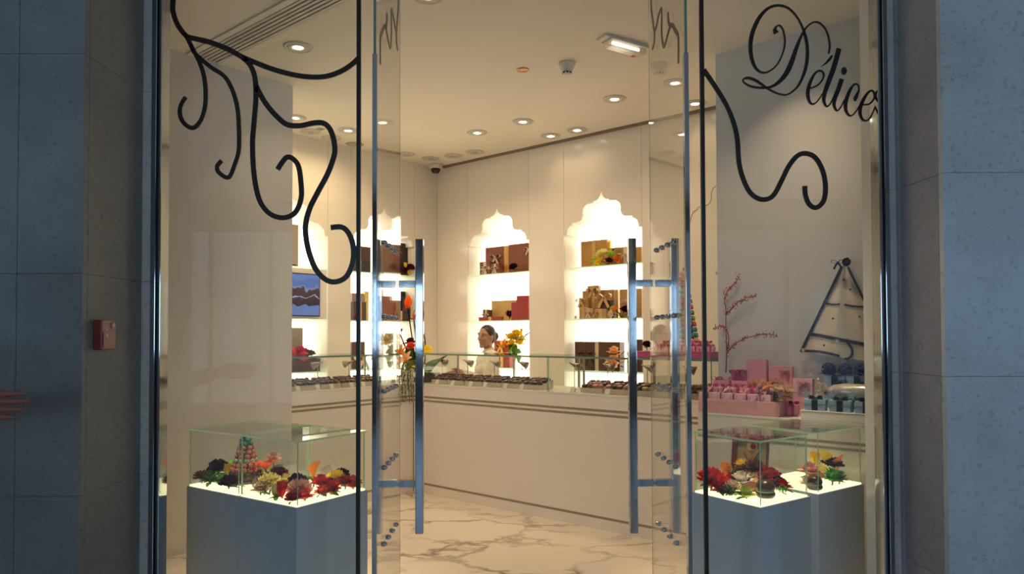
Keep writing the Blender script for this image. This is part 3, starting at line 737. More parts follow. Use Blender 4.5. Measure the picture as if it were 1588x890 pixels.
def put(name, me, parent, loc, scale, rot):
    o = link(name, me, parent, loc); o.scale = (scale,)*3 if not isinstance(scale, tuple) else scale; o.rotation_euler = rot; return o
def flower(label, kind, m, pos, r, tilt=(0, 0), h=.03, leaves=2, lm='leaf_green', name=None, cat='flower', group=None, lr=1.3):
    """a single cut bloom lying at world point pos (its base), bloom h above it"""
    t = thing(name or kind+'_flower', label, cat, pos, random.uniform(0, 6), group)
    put('petals', bloom_mesh(kind, m), t, (0, 0, h), r, (tilt[0], tilt[1], random.uniform(0, 6)))
    if kind in ('lily', 'daisy', 'orchid'): MB().ball((0, 0, h+r*.15), r*.16, 8, 5).build('centre', 'yellow', t, True)
    if h > .005: MB().tube([(0, 0, 0.001), (.003, 0, h*.5), (0, 0, h+r*.1)], max(.0025, r*.07), 6).build('stem', 'leaf_green', t)
    for k in range(leaves):
        put('leaf', leaf_mesh(lm), t, (0, 0, max(.004, h*.6)), r*lr, (0, random.uniform(-.2, .5), random.uniform(0, 6)))
    return t
def spray(t, items, leaves=(), base=(0, 0, 0)):
    """fill an arrangement t: items (kind, mat, (x,y,z), r), each with a stem from base; leaves (mat, (x,y,z), len, rot)"""
    for kind, m, p, r in items:
        d = Vector(p)-Vector(base); d.z = max(d.z, .01)
        e = (d*1.0).to_track_quat('Z', 'Y').to_euler()
        put('bloom', bloom_mesh(kind, m), t, p, r*1.22, e)
        MB().tube([base, (Vector(base)+Vector(p))/2+Vector((0, 0, .01)), Vector(p)+d.normalized()*r*.1], .003, 5).build('stem', 'leaf_green', t)
    for m, p, L, rot in leaves: put('leaf', leaf_mesh(m), t, p, L, rot)

# ================================================================== GIFT BOXES AND THE NICHES
for k, c in dict(box_rust=(.22, .060, .028), box_brown=(.085, .035, .022), box_black=(.022, .013, .010), box_taupe=(.33, .265, .20), box_rose=(.42, .19, .15), box_red=(.33, .022, .018), box_gold=(.60, .38, .12), box_kraft=(.42, .25, .10),
                 box_ochre=(.46, .24, .055), box_yellow=(.85, .62, .18), box_pink=(.78, .38, .46), box_pale_pink=(.84, .52, .58), box_blue=(.30, .46, .64), rib_cream=(.66, .54, .38), rib_gold=(.62, .40, .14), rib_orange=(.75, .38, .12), rib_magenta=(.50, .055, .20),
                 rib_brown=(.10, .05, .03), rib_yellow=(.85, .58, .08), tray_magenta=(.52, .10, .24), tray_pink=(.78, .41, .43), window_dark=(.05, .035, .03), organza=(.72, .63, .48)).items(): hexmat(k, c, rough=.45, var=.07)
def bow(parent, c, s, m, rot=(0, 0, 0), tails=True):
    """tied ribbon bow of half width s, facing local -y"""
    Q = Matrix.Translation(c) @ Matrix.Rotation(rot[2], 4, 'Z') @ Matrix.Rotation(rot[1], 4, 'Y') @ Matrix.Rotation(rot[0], 4, 'X')
    b = MB()
    def strip(path, w):
        P = [Q @ Vector((x, y, z)) for x, y, z in path]; n_ = Q.to_3x3() @ Vector((0, 1, 0)); N_ = []
        for i in range(len(P)):
            t = (P[min(i+1, len(P)-1)]-P[max(i-1, 0)]).normalized(); N_.append(n_.cross(t))
        b.ribbon(P, w, N_, .0012)
    for sx in (-1, 1):
        strip(spline([(0, 0, 0), (sx*s*.5, -.1*s, s*.42), (sx*s, -.15*s, s*.30), (sx*s*.95, -.15*s, -s*.05), (sx*s*.45, -.1*s, -s*.12), (0, 0, 0)], 3), s*.42)
        if tails: b.ribbon([Q @ Vector(p) for p in spline([(0, -.05*s, 0), (sx*s*.35, -.12*s, -s*.55), (sx*s*.65, -.06*s, -s*1.15)], 3)], s*.34, Q.to_3x3() @ Vector((0, 1, 0)), .0012)
    b.ball(Q @ Vector((0, -.08*s, 0)), s*.17, 6, 5)
    b.build('bow', m, parent)
def gift_box(label, w, d, h, pos, rz, body, rib=None, bowm=None, name='gift_box', group=None, vert=True, horiz=False, bow_s=None, bow_at=None, lid=True, window=False, bow_top=False, cat='box', lidm=None):
    """box of width w, depth d, height h standing on world point pos (centre of its front-bottom edge at local y = 0)"""
    t = thing(name, label, cat, pos, rz, group)
    x = w/2; e = min(.0025, w*.04)
    if h > d*1.25:
        MB().box(-x+e, x-e, d*.4, d, 0, h-e, bev=.0012).build('body', body, t)
        MB().box(-x, x, 0, d*.4-.0003, 0, h, bev=.0012).build('lid', lidm or body, t)
    elif lid:
        MB().box(-x+e, x-e, e, d-e, 0, h*.6, bev=.0012).build('body', body, t)
        MB().box(-x, x, 0, d, h*.6+.0003, h, bev=.0012).build('lid', lidm or body, t)
    else: MB().box(-x, x, 0, d, 0, h, bev=.0012).build('body', body, t)
    if rib:
        rw = min(.02, w*.14); b = MB()
        if vert: b.box(-rw, rw, -.0012, -.0002, .001, h); b.box(-rw, rw, -.0012, d, h+.0002, h+.0012)
        if horiz: b.box(-x, x, -.0022, -.0013, h*.5-rw*.8, h*.5+rw*.8)
        b.build('ribbon', rib, t)
    if window: MB().box(-x*.72, x*.72, d*.16, d*.80, h+.0003, h+.0012).build('window', 'window_dark', t)
    if bowm: 
        if bow_top: bow(t, (0, d*.45, h+.004), bow_s or w*.35, bowm, (-1.1, 0, 0))
        else: bow(t, bow_at or (0, -.006, h*.5), bow_s or w*.35, bowm)
    return t
def RB(label, x0, x1, ytop, zb, d, depth, body, **kw):     # box on a shelf of the right wall, measured in the frame
    q0, q1 = on_y(x0, ytop, d), on_y(x1, ytop, d)
    return gift_box(label, q1.x-q0.x, depth, max(.02, (q0.z+q1.z)/2-zb), room((q0.x+q1.x)/2, d, zb), ROT, body, **kw)
def LB(label, x0, x1, ytop, zb, d, depth, body, **kw):     # the same for the left wall
    q0, q1 = on_x(x0, ytop, -d), on_x(x1, ytop, -d)
    return gift_box(label, q1.y-q0.y, depth, max(.02, (q0.z+q1.z)/2-zb), room(-d, (q0.y+q1.y)/2, zb), ROT+PI/2, body, **kw)
S1, S2, S3 = 2.1004, 1.6004, 1.1004
# --- right wall, niche nearest the corner
RB('large rust brown box with cream bow at back left of the top corner shelf', 753, 781, 383, S1, .17, .08, 'box_rust', bowm='rib_cream', bow_s=.075, bow_at=(.02, -.008, .19))
RB('narrow orange box between the two large rust boxes on the top shelf', 781.5, 788.5, 381, S1, .165, .07, 'rib_orange', lid=False)
RB('large rust brown box at the right end of the top shelf behind a dark flower', 789, 819.5, 378, S1, .15, .08, 'box_rust', bowm='rib_cream', bow_s=.05, bow_at=(.14, -.008, .24))
RB('small dark rust box with cream bow, leftmost on the top shelf near corner', 744, 759.5, 406, S1, .06, .08, 'box_rust', rib='rib_cream', horiz=True, bowm='rib_cream', bow_s=.05)
RB('small rust box with cream bow, second from left on the top shelf near corner', 761, 774, 409, S1, .05, .07, 'box_rust', rib='rib_cream', bowm='rib_cream', bow_s=.045)
q = on_y(797, 416, .06); flower('dark purple flower leaning on the right large rust box', 'carnation', 'dark_purple', room(q.x, .06, S1), .055, (-.5, 0), .04, 2, 'leaf_dark')
RB('gold lidded box over red at the back of the second shelf, near corner', 762, 800, 466, S2, .16, .09, 'box_red', lidm='box_gold', lid=True)
RB('tall red box at the back right of the second shelf', 801, 819.5, 458.5, S2, .15, .08, 'box_red')
RB('red box in front of the tall red box on the second shelf', 793, 818, 468.5, S2, .05, .08, 'box_red')
RB('small brown box with cream bow at the left of the second shelf', 749, 758, 480, S2, .06, .06, 'box_brown', rib='rib_cream', bowm='rib_cream', bow_s=.04)
RB('flat red box tied with gold ribbon at the front of the second shelf', 742, 778, 491.5, S2, .02, .035, 'box_red', rib='rib_gold')
q = on_y(783, 492, .035); flower('dark flower with gold centre in front of the gold lidded box', 'daisy', 'dark_purple', room(q.x-.02, .055, S2+.04) if 0 else room(q.x+.005, .10, S2), .05, (-1.0, 0), .06, 1, 'leaf_dark')
RB('red gift box with yellow bow beside the glass vase on the lowest shelf', 766, 790, 528, S3, .10, .09, 'box_red', rib='rib_yellow', horiz=True, bowm='rib_yellow', bow_s=.06, bow_at=(-.01, -.008, .22))
q = on_y(803, 568, .12)
t = thing('flower_vase', 'tall slim glass vase of yellow flowers and trailing greens on the lowest shelf', 'vase', room(q.x, .11, S3))
MB().lathe([(.035, 0), (.035, .006), (.016, .02), (.014, .18), (.024, .215), (.022, .215), (.012, .18), (.012, .03)], 16).build('vase', 'glass_case', t, True)
spray(t, [('carnation', 'yellow', (-.05, -.03, .30), .055), ('carnation', 'yellow', (.02, -.04, .33), .06), ('rose', 'pale_yellow', (.06, .0, .29), .05), ('rose', 'yellow', (-.02, -.06, .25), .05), ('calla', 'orange', (-.11, -.03, .23), .045), ('tulip', 'yellow', (.03, .03, .37), .03), ('carnation', 'pale_yellow', (-.01, -.01, .29), .05), ('carnation', 'yellow', (.05, -.03, .25), .045), ('orchid', 'lime', (-.06, .0, .34), .035), ('carnation', 'lime', (.0, -.05, .21), .035)],
      [('leaf_green', (.05, -.02, .28), .12, (0, .2, .2)), ('leaf_green', (.0, -.03, .24), .12, (0, 1.3, -1.2)), ('leaf_dark', (.10, .0, .32), .12, (0, -.3, .3)), ('leaf_dark', (-.12, 0, .32), .09, (0, -.3, 3.0)), ('bright_green', (.02, -.04, .21), .14, (0, 1.7, -1.6)), ('leaf_green', (.045, -.03, .20), .15, (0, 1.8, -.9)), ('leaf_green', (-.04, -.03, .22), .11, (0, 1.5, -2.2)), ('bright_green', (.01, -.05, .22), .10, (0, 1.1, -1.9)), ('leaf_green', (.03, -.05, .24), .12, (0, 1.4, -1.2)), ('leaf_dark', (-.02, -.05, .26), .10, (0, 1.0, -1.4))], (0, 0, .10))
# --- right wall, niche at the street end
RB('large ochre box with gold band at the back left of the top street end shelf', 901, 941, 373, S1, .17, .09, 'box_ochre', rib='box_gold', lid=True)
RB('slim yellow box standing behind the green bouquet on the top shelf', 941.5, 946.5, 375, S1, .19, .05, 'box_yellow', lid=False)
RB('brown box at the right of the top shelf behind the bouquet', 942, 967, 384, S1, .13, .05, 'box_kraft')
RB('cream box with a floral bow by the door handle on the top shelf', 967.5, 980, 382, S1, .10, .07, 'organza', bowm='rib_cream', bow_s=.05)
RB('ochre box at the far right end of the top shelf behind the door handle', 981, 994.5, 383, S1, .12, .08, 'box_ochre')
q = on_y(943, 408, .07)
t = thing('bouquet', 'low bouquet of pale green and orange blooms on the top shelf, street end niche', 'flowers', room(q.x, .065, S1))
spray(t, [('carnation', 'lime', (-.10, 0, .06), .05), ('carnation', 'pale_yellow', (-.04, -.02, .09), .055), ('carnation', 'lime', (.02, .01, .08), .05), ('rose', 'orange', (.09, -.01, .045), .04), ('rose', 'plum', (.03, -.03, .035), .035), ('carnation', 'yellow', (-.05, -.04, .035), .045), ('rose', 'peach', (.11, .02, .075), .035)],
      [('leaf_dark', (-.1, .02, .06), .10, (0, -.4, 3)), ('leaf_dark', (.04, .0, .10), .10, (0, -.7, 1)), ('leaf_green', (-.14, 0, .03), .09, (0, .2, 2.6)), ('leaf_green', (.08, 0, .06), .09, (0, -.2, .3)), ('leaf_dark', (.0, -.03, .05), .08, (0, .3, -1.4))], (0, 0, .004))
RB('large flat kraft box upright behind the tall bowed kraft box on the second shelf', 903, 952, 450, S2, .19, .06, 'box_kraft')
RB('tall kraft box with gold bow standing above the pile on the second shelf', 911, 928, 443, S2, .13, .05, 'box_kraft', rib='rib_gold', bowm='rib_gold', bow_s=.06, bow_at=(.0, -.008, .27))
RB('kraft box with organza bow at the left edge of the second shelf', 898, 911, 462, S2, .07, .06, 'box_kraft', rib='rib_gold', horiz=True, bowm='rib_gold', bow_s=.05, bow_at=(-.02, -.008, .17))
RB('kraft box with large gold bow in the middle of the pile on the second shelf', 929, 951, 466, S2, .09, .06, 'box_brown', bowm='rib_gold', bow_s=.085, bow_at=(-.02, -.008, .20))
RB('little kraft box with dark oval tag at the front of the second shelf', 905, 920, 478, S2, .02, .045, 'box_kraft', rib='rib_gold', bowm='organza', bow_s=.035)
RB('little kraft box with gold band right of the tagged kraft box, second shelf', 922, 940, 479, S2, .02, .045, 'box_kraft', rib='rib_gold', bowm='rib_gold', bow_s=.03, bow_at=(-.05, -.006, .05))
RB('pale gold slim box between the kraft boxes on the second shelf', 952.5, 958, 449, S2, .17, .05, 'box_gold', lid=False)
RB('large kraft box at the right of the second shelf by the door handle', 961, 995, 448, S2, .14, .08, 'box_kraft')
q = on_y(965, 491, .05)
t = thing('bouquet', 'small bouquet of dark plum and orange flowers at the front of the second shelf', 'flowers', room(q.x, .05, S2))
spray(t, [('rose', 'dark_purple', (.03, -.01, .06), .05), ('rose', 'orange', (-.06, -.01, .07), .04), ('rose', 'blush', (.02, .02, .12), .05), ('carnation', 'plum', (.09, 0, .05), .045), ('carnation', 'cream', (-.08, -.02, .035), .04), ('carnation', 'lime', (-.10, .01, .08), .03)],
      [('leaf_green', (-.08, -.01, .05), .08, (0, 0, 2.8)), ('leaf_dark', (.10, 0, .05), .08, (0, 0, .2)), ('leaf_green', (.03, -.02, .04), .07, (0, .3, -1.2))], (0, 0, .004))
q = on_y(893, 492, .06); flower('tiny white bloom lying alone at the left end of the second shelf', 'rose', 'white_petal', room(q.x, .05, S2), .028, (.3, .2), .006, 0)
RB('long flat brown box with dark bow on the lowest shelf, street end niche', 891.5, 961, 530, S3, .12, .09, 'box_brown', rib='rib_cream', bowm='rib_brown', bow_s=.085, bow_at=(-.10, -.008, .14))
q = on_y(954, 548, .06)
t = thing('bouquet', 'bunch of peach garden roses at the right of the long brown box', 'flowers', room(q.x, .06, S3))
spray(t, [('rose', 'peach', (0, -.02, .17), .065), ('rose', 'cream', (-.03, -.03, .09), .06), ('rose', 'peach', (.045, .0, .11), .055), ('rose', 'peach', (.01, -.05, .06), .05)],
      [('leaf_green', (.07, 0, .16), .09, (0, -.3, .2)), ('leaf_green', (.07, -.02, .08), .09, (0, .1, -.1)), ('leaf_dark', (.05, -.03, .05), .08, (0, .3, -.4))], (0, 0, .004))
RB('small flat brown box right of the peach roses on the lowest shelf', 972, 981, 545, S3, .05, .07, 'box_brown')
RB('dark brown box standing at the right end of the lowest shelf behind the door handle', 985, 996, 526, S3, .12, .07, 'box_brown')
# --- left wall, niche nearest the corner
LB('wide dark brown box at the back left of the top shelf, left wall', 549, 575, 382, S1, .17, .07, 'box_brown')
LB('small dark brown box in front of the wide one on the top shelf, left wall', 561, 575, 404, S1, .06, .08, 'box_black')
LB('flat dark box at the left end of the top shelf, left wall', 547, 560, 411, S1, .04, .07, 'box_brown')
LB('tall taupe box in the middle of the top shelf, left wall', 592.5, 610, 378, S1, .12, .09, 'box_taupe')
LB('rose coloured box right of the tall taupe box on the top shelf', 611, 620.5, 379, S1, .13, .09, 'box_rose', bowm='rib_cream', bow_s=.04, bow_at=(0, -.008, .25))
LB('tall black box at the right of the top shelf behind burgundy flowers', 621, 633, 377.5, S1, .11, .08, 'box_black')
q = on_x(632, 420, -.05)
t = thing('bouquet', 'burgundy flowers with two yellow petals at the right end of the top left shelf', 'flowers', room(-.05, q.y, S1), ROT+PI/2)
spray(t, [('carnation', 'plum', (.03, -.01, .07), .05), ('carnation', 'dark_purple', (.08, 0, .03), .045), ('carnation', 'plum', (-.02, 0, .04), .045), ('tulip', 'yellow', (-.05, -.03, .09), .035), ('tulip', 'yellow', (-.03, -.05, .02), .035)], [('leaf_dark', (.1, 0, .03), .07, (0, .1, .2))], (0, 0, .004))
LB('black box with gold lid band at the left of the second shelf, left wall', 546, 565, 455, S2, .15, .08, 'box_black', lidm='box_taupe')
LB('yellow gold box beside the black box on the second shelf, left wall', 566, 572, 452, S2, .16, .06, 'box_yellow', lid=False)
LB('dark brown box with gold ribbon at the front of the second shelf, left wall', 549, 568, 468, S2, .05, .08, 'box_brown', rib='rib_gold')
LB('tall taupe box in the middle of the second shelf, left wall', 592.5, 610, 449, S2, .12, .09, 'box_taupe')
LB('dark red box right of the taupe box on the second shelf, left wall', 611, 620.5, 459, S2, .13, .09, 'box_red')
LB('tallest of the stepped black boxes at the right of the second shelf', 621, 631, 452, S2, .15, .07, 'box_black')
LB('lower stepped black box in front of the tallest one on the second shelf', 624, 636, 462, S2, .06, .07, 'box_black', rib='box_brown', vert=False, horiz=True)
LB('small gold box at the front of the second shelf beside the dark red box', 617, 624, 482, S2, .03, .06, 'box_gold')
q = on_x(552, 492, -.03); flower('small dark pink bloom at the left end of the second shelf, left wall', 'rose', 'magenta', room(-.035, q.y, S2), .035, (-.4, 0), .02, 1)
LB('dark brown box with a wide organza bow on the lowest left shelf', 546, 566, 530, S3, .12, .08, 'box_brown', rib='organza', bowm='organza', bow_s=.11, bow_at=(.05, -.01, .10))
LB('tall taupe box on the lowest shelf of the left wall seen through the door leaf', 593, 610, 517, S3, .12, .09, 'box_taupe')
# --- left wall, niche at the street end with the screen
LB('tall taupe box at the edge of the flank wall on the top shelf', 449, 463, 348, S1, .12, .09, 'box_taupe')
LB('small dark box at the flank wall edge in front of the tall taupe box', 452, 460, 410, S1, .04, .06, 'box_brown')
MB().box(-2.345, -1.492, .002, .010, 1.603, 2.085).build('wall_panel', 'white', wall_left)
def tv_mat():
    m = bpy.data.materials.new('screen_picture'); m.use_nodes = True; n, l = m.node_tree.nodes, m.node_tree.links; n.clear()
    out = n.new('ShaderNodeOutputMaterial'); e = n.new('ShaderNodeEmission'); tc = n.new('ShaderNodeTexCoord'); sp = n.new('ShaderNodeSeparateXYZ')
    l.new(tc.outputs['Object'], sp.inputs[0])
    nz = n.new('ShaderNodeTexNoise'); nz.inputs['Scale'].default_value = 9; nz.inputs['Detail'].default_value = 3; l.new(tc.outputs['Object'], nz.inputs['Vector'])
    ad = n.new('ShaderNodeMath'); ad.operation = 'MULTIPLY_ADD'; ad.inputs[1].default_value = .16; l.new(nz.outputs['Fac'], ad.inputs[0]); l.new(sp.outputs['Z'], ad.inputs[2])
    rp = n.new('ShaderNodeValToRGB'); cr = rp.color_ramp; cr.interpolation = 'CONSTANT'
    mr = n.new('ShaderNodeMapRange'); mr.inputs['From Min'].default_value = -.12; mr.inputs['From Max'].default_value = .28; l.new(ad.outputs[0], mr.inputs['Value']); l.new(mr.outputs[0], rp.inputs[0])
    cr.elements[0].color = (.22, .30, .62, 1); cr.elements[1].position = .24; cr.elements[1].color = (.07, .03, .025, 1)
    for p, c in ((.30, (.10, .035, .02)), (.40, (.13, .05, .03)), (.445, (.50, .56, .80)), (.47, (.12, .045, .03)), (.60, (.14, .06, .04)), (.66, (.30, .36, .58)), (.70, (.17, .25, .58)), (.84, (.22, .31, .66))):
        el = cr.elements.new(p); el.color = (*c, 1)
    l.new(rp.outputs[0], e.inputs[0]); e.inputs[1].default_value = .65; l.new(e.outputs[0], out.inputs[0]); return m
M['screen'] = tv_mat()
p = room(.012, -1.919, 1.832)
t = thing('wall_screen', 'wall mounted screen showing a blue sky picture on the left niche panel', 'screen', p, ROT+PI/2)
MB().box(-.330, .330, -.012, .019, -.204, .204, bev=.003).build('bezel', 'plastic_dark', t)
MB().box(-.318, .318, -.0145, -.0125, -.192, .192).build('screen', 'screen', t)
LB('taupe board framed in white standing on the lowest shelf beside the flank wall', 438, 470, 508, S3, .20, .03, 'box_taupe', lid=False)
LB('dark brown box with pale buttons under the orange flowers beside the flank wall', 452, 497, 556, S3, .07, .12, 'box_brown')
q = on_x(470, 549, -.10)
t = thing('bouquet', 'orange brown flowers on the dark brown box beside the flank wall edge', 'flowers', room(-.12, q.y, S3+.115), ROT+PI/2)
spray(t, [('carnation', 'coral', (-.10, 0, .05), .055), ('carnation', 'red', (-.03, -.02, .07), .05), ('carnation', 'brown_petal', (.03, 0, .05), .05), ('carnation', 'brown_petal', (.08, -.01, .035), .05), ('carnation', 'coral', (-.02, -.05, .03), .045)], [('leaf_green', (.12, -.01, .03), .09, (0, .2, 0)), ('leaf_dark', (.08, 0, .03), .08, (0, .1, -.4))], (0, 0, .004))

M['trail'] = mat('yellow_green_foliage', (.15, .155, .03), .6, var=.4, scale=60)
M['bud'] = mat('coral_pink_bud', (.55, .13, .13), .6, var=.2, scale=50)
M['cello'] = mat('silvery_wrap', (.50, .50, .44), .18, .3, var=.15, scale=20)
M['star'] = mat('silver_blue_felt', (.36, .43, .52), .6)
M['tulle'] = mat('cream_tulle', (.74, .64, .50), .8, var=.04, scale=6)
# ================================================================== CORNER FLOWERS
t = thing('flower_arrangement', 'tall arrangement of bird of paradise, yellow lilies and trailing greens at the counter corner', 'flowers', room(.66, -.92, ZC-.002))
MB().box(-.10, .22, -.10, .10, 0, .085, bev=.006).build('planter', 'box_black', t)
def bird(c, a, s):
    for k, (da, L) in enumerate(((-.5, 1), (0, 1.25), (.45, 1.05), (.9, .8))):
        put('petal', leaf_mesh('bird_orange'), t, c, s*L, (0, -.7+da*.9, a+.12*k))
    put('beak', leaf_mesh('plum'), t, c, s*1.2, (0, .35, a+PI))
bird((-.02, -.10, .70), 2.2, .14); bird((-.16, -.10, .50), 2.6, .13); bird((.02, -.06, .60), .6, .12)
for pts in ([(0, 0, .06), (.0, -.06, .4), (-.02, -.10, .70)], [(0, 0, .06), (-.08, -.06, .3), (-.16, -.10, .50)], [(0, 0, .06), (.03, -.03, .3), (.02, -.06, .60)], [(.1, 0, .06), (.16, -.04, .35), (.14, -.06, .52), (.09, -.08, .50)]):
    MB().tube(spline(pts, 5), .006, 6).build('stem', 'leaf_dark', t, True)
spray(t, [('lily', 'orange', (-.03, -.16, .26), .07), ('lily', 'peach', (.05, -.18, .20), .07), ('daisy', 'yellow', (.24, -.10, .30), .05), ('lily', 'yellow', (.20, -.16, .15), .05), ('orchid', 'white_petal', (.13, -.20, .07), .06), ('orchid', 'white_petal', (.02, -.20, .09), .055), ('rose', 'plum', (.0, -.08, .36), .06), ('rose', 'coral', (.06, -.13, .33), .05)],
      [('leaf_dark', (-.05, -.05, .1), .30, (0, -.9, 2.4)), ('leaf_dark', (-.02, -.05, .1), .32, (0, -1.0, -2.2)), ('leaf_green', (.20, -.06, .10), .26, (0, -.3, -.2)), ('leaf_dark', (.20, -.02, .08), .28, (0, -.5, .3)), ('leaf_green', (.16, -.08, .06), .24, (0, .0, -.4)), ('leaf_dark', (0, 0, .1), .30, (0, -1.2, 1))], (0, 0, .06))
b = MB()                                                   # trailing greens falling over the counter edge
for k in range(20):
    x = random.uniform(.215, .235); y = random.uniform(-.42, -.255); L_ = random.uniform(.10, .24)
    P = [(.10, -.17, .20), (.16+random.uniform(-.02, .02), y*.75, .19), (x, y, .08), (x+random.uniform(-.004, .012), y+random.uniform(-.02, .02), .06-L_)]
    P = [Vector(q) for q in spline(P, 5)]
    b.tube(P, .0014, 4)
    for q in P[3:]:
        for j in range(2): b.ball(q+Vector((random.uniform(0, .010), random.uniform(-.014, .014), random.uniform(-.014, .014))), random.uniform(.003, .006), 6, 4)
o = b.build('trailing_greens', 'trail', t); o['kind'] = 'stuff'

# ================================================================== PINK AND MACARON DISPLAY
def macaron_tower(label, pos, R_, H_, rows, mr, tip):
    t = thing('macaron_tower', label, 'macarons', pos, 0)
    MB().lathe([(R_*1.08, 0), (R_*1.08, .008), (R_*.80, .010), (.006, H_*.97), (0, H_)], 20).build('cone', 'leaf_dark' if not tip else 'box_brown', t, True)
    mm = {}
    for i, m in enumerate(rows):
        f = (i+.5)/len(rows); z = .014+f*(H_*.93); r = R_*(1-f*.93)
        if m not in mm: mm[m] = MB().lathe([(0, 0), (mr*.8, .0), (mr, .25*mr), (mr*.93, .42*mr), (mr*.86, .46*mr), (mr*.86, .62*mr), (mr*.93, .66*mr), (mr, .85*mr), (mr*.75, 1.15*mr), (0, 1.25*mr)], 10).mesh('macaron', m, True)
        n = max(4, int(2*PI*r/(mr*1.95)))
        for k in range(n):
            a = 2*PI*(k+.5*(i % 2))/n
            o = link('macaron', mm[m], t, ((r-mr*.35)*math.cos(a), (r-mr*.35)*math.sin(a), z)); o.rotation_euler = (0, PI/2-.25, a)
    return t
for k, c in dict(mac_red=(.50, .07, .06), mac_green=(.20, .30, .08), mac_teal=(.06, .24, .24), mac_peach=(.62, .36, .24), mac_rose=(.55, .17, .16), mac_mint=(.36, .44, .28), mac_coral=(.60, .20, .14), mac_brown=(.10, .05, .035)).items(): hexmat(k, c, rough=.7, bump=.2)
q0, q1 = on_y(1068, 412, -.85), on_y(1066, 536, -.85)
macaron_tower('tall cone tower of red, green and teal macarons behind the right door frame', room(3.45, -.86, 1.2805), .108, q0.z-1.285, ['mac_green', 'mac_peach', 'mac_peach', 'mac_teal', 'mac_teal', 'mac_red', 'mac_green', 'mac_green', 'mac_red', 'mac_red', 'mac_green', 'mac_green', 'mac_red', 'mac_red', 'mac_peach'], .019, False)
TM = room(3.49, -1.142, 1.2805)
t = thing('gift_tray', 'magenta tray of pink favours on top of the street end glass case', 'tray', TM)
MB().box(-.27, .285, 0, .155, 0, .040, bev=.002).build('base', 'tray_magenta', t); MB().box(-.272, .287, -.002, .157, .0405, .048, bev=.002).build('rim', 'tray_magenta', t)
for k in range(9):
    x = 3.35+.052*k; 
    gift_box(ORD[k] + ' small pink favour box from the left, front row of the magenta tray', .042, .042, .036, room(x, -1.125+.004*(k % 3), 1.3287), ROT, 'box_pale_pink', rib='rib_magenta', group='favours on the magenta tray', bowm='rib_magenta', bow_s=.02, bow_top=True)
for k in range(7):
    gift_box(ORD[k] + ' taller pink favour box from the left, back row of the magenta tray', .046, .04, .06, room(3.40+.054*k, -1.065, 1.3287), ROT, 'box_pale_pink', rib='rib_magenta', group='rear favours on the magenta tray', bowm='rib_magenta', bow_s=.022, bow_top=True)
q = on_y(1001, 541, -1.09); flower('dark purple bloom on the magenta tray beside the door handle', 'carnation', 'dark_purple', room(q.x+.01, -1.09, 1.3287), .042, (-.4, 0), .03, 1)
q = on_y(1018, 541, -1.09); flower('pink bloom on the magenta tray seen through the door leaf', 'carnation', 'pink_petal', room(3.31, -1.06, 1.3287) , .035, (-.4, 0), .03, 1)

D0 = .9555
t = thing('gift_tray', 'long pale pink stepped tray on the display counter', 'tray', room(4.06, -1.396, D0))
MB().box(-.255, .255, 0, .30, 0, .086, bev=.003).build('base', 'tray_pink', t)
MB().box(-.25, .25, .070, .29, .0865, .115).build('riser', 'tray_pink', t); MB().box(-.25, .25, .130, .29, .1155, .145).build('riser', 'tray_pink', t)
zA, zB, zC_ = D0+.0868, D0+.1153, D0+.1453
for k in range(11):
    gift_box(ORD[k] + ' pale pink favour cube from the left, front row of the pink tray', .040, .042, .038, room(3.826+.0415*k, -1.390, zA), ROT, 'box_pale_pink', rib='rib_magenta' if k % 2 else None, group='front row of favours on the pink tray', lid=bool(k % 2))
for k in range(5):
    gift_box(ORD[k] + ' pink box with magenta bow from the left, second row of pink tray', .082, .050, .040, room(3.86+.088*k, -1.322, zB), ROT, 'box_pale_pink', rib='rib_magenta', bowm='rib_magenta', bow_s=.032, bow_top=True, group='second row of boxes on the pink tray')
for k, (px, m, lab) in enumerate(((1105, 'cream', 'cream bloom at the left of the second row of pink boxes'), (1130, 'white_petal', 'white bloom in the middle of the second row of pink boxes'), (1155, 'blush', 'blush bloom at the right of the second row of pink boxes'))):
    q = on_y(px, 600, -1.325); flower(lab, 'orchid', m, room(q.x, -1.345, zA), .032, (.9, 0), .055, 1)
for k, (x, lab) in enumerate(((3.90, 'pink box with dark window lid, left one in the upper row'), (4.02, 'pink box with dark window lid, right one in the upper row'))):
    tt = gift_box(lab, .105, .062, .050, room(x, -1.262, zC_), ROT, 'box_pink', window=True, bowm='rib_magenta', bow_s=.035, bow_at=(-.04, .03, .058)); 
gift_box('pink box with white stripes topping the pile of window boxes', .10, .055, .045, room(3.975, -1.196, zC_+.0002+.045 if 0 else zC_), ROT, 'box_pale_pink', rib='rib_magenta', bowm='rib_magenta', bow_s=.04, bow_top=True)
gift_box('pink box raised at the back left of the pink display under the sprig', .10, .045, .115, room(3.965, -1.135, zC_), ROT, 'box_pink', rib='rib_magenta', bowm='rib_magenta', bow_s=.05, bow_at=(0, -.006, .095))
gift_box('tall pink box upright at the back of the pink display', .125, .05, .185, room(4.085, -1.140, zC_), ROT, 'box_pink')
gift_box('wide pink box upright at the back right of the pink display', .145, .05, .145, room(4.235, -1.140, zC_), ROT, 'box_pink', bowm='blush', bow_s=.03, bow_at=(.03, -.006, .11))
gift_box('pale pink bag shaped box with a bow standing right of the pink tray', .115, .055, .22, room(4.385, -1.19, D0), ROT, 'box_pale_pink', rib='rib_magenta', vert=False, horiz=False, bowm='blush', bow_s=.035, bow_at=(.01, -.006, .19))
gift_box('pink box with magenta ribbon lying at the right foot of the pink tray', .06, .05, .07, room(4.357, -1.29, D0), ROT, 'box_pink', rib='rib_magenta', bowm='rib_magenta', bow_s=.03, bow_top=True)
t = thing('bouquet', 'bouquet of cream roses and greens at the right end of the pink tray', 'flowers', room(4.26, -1.335, zA))
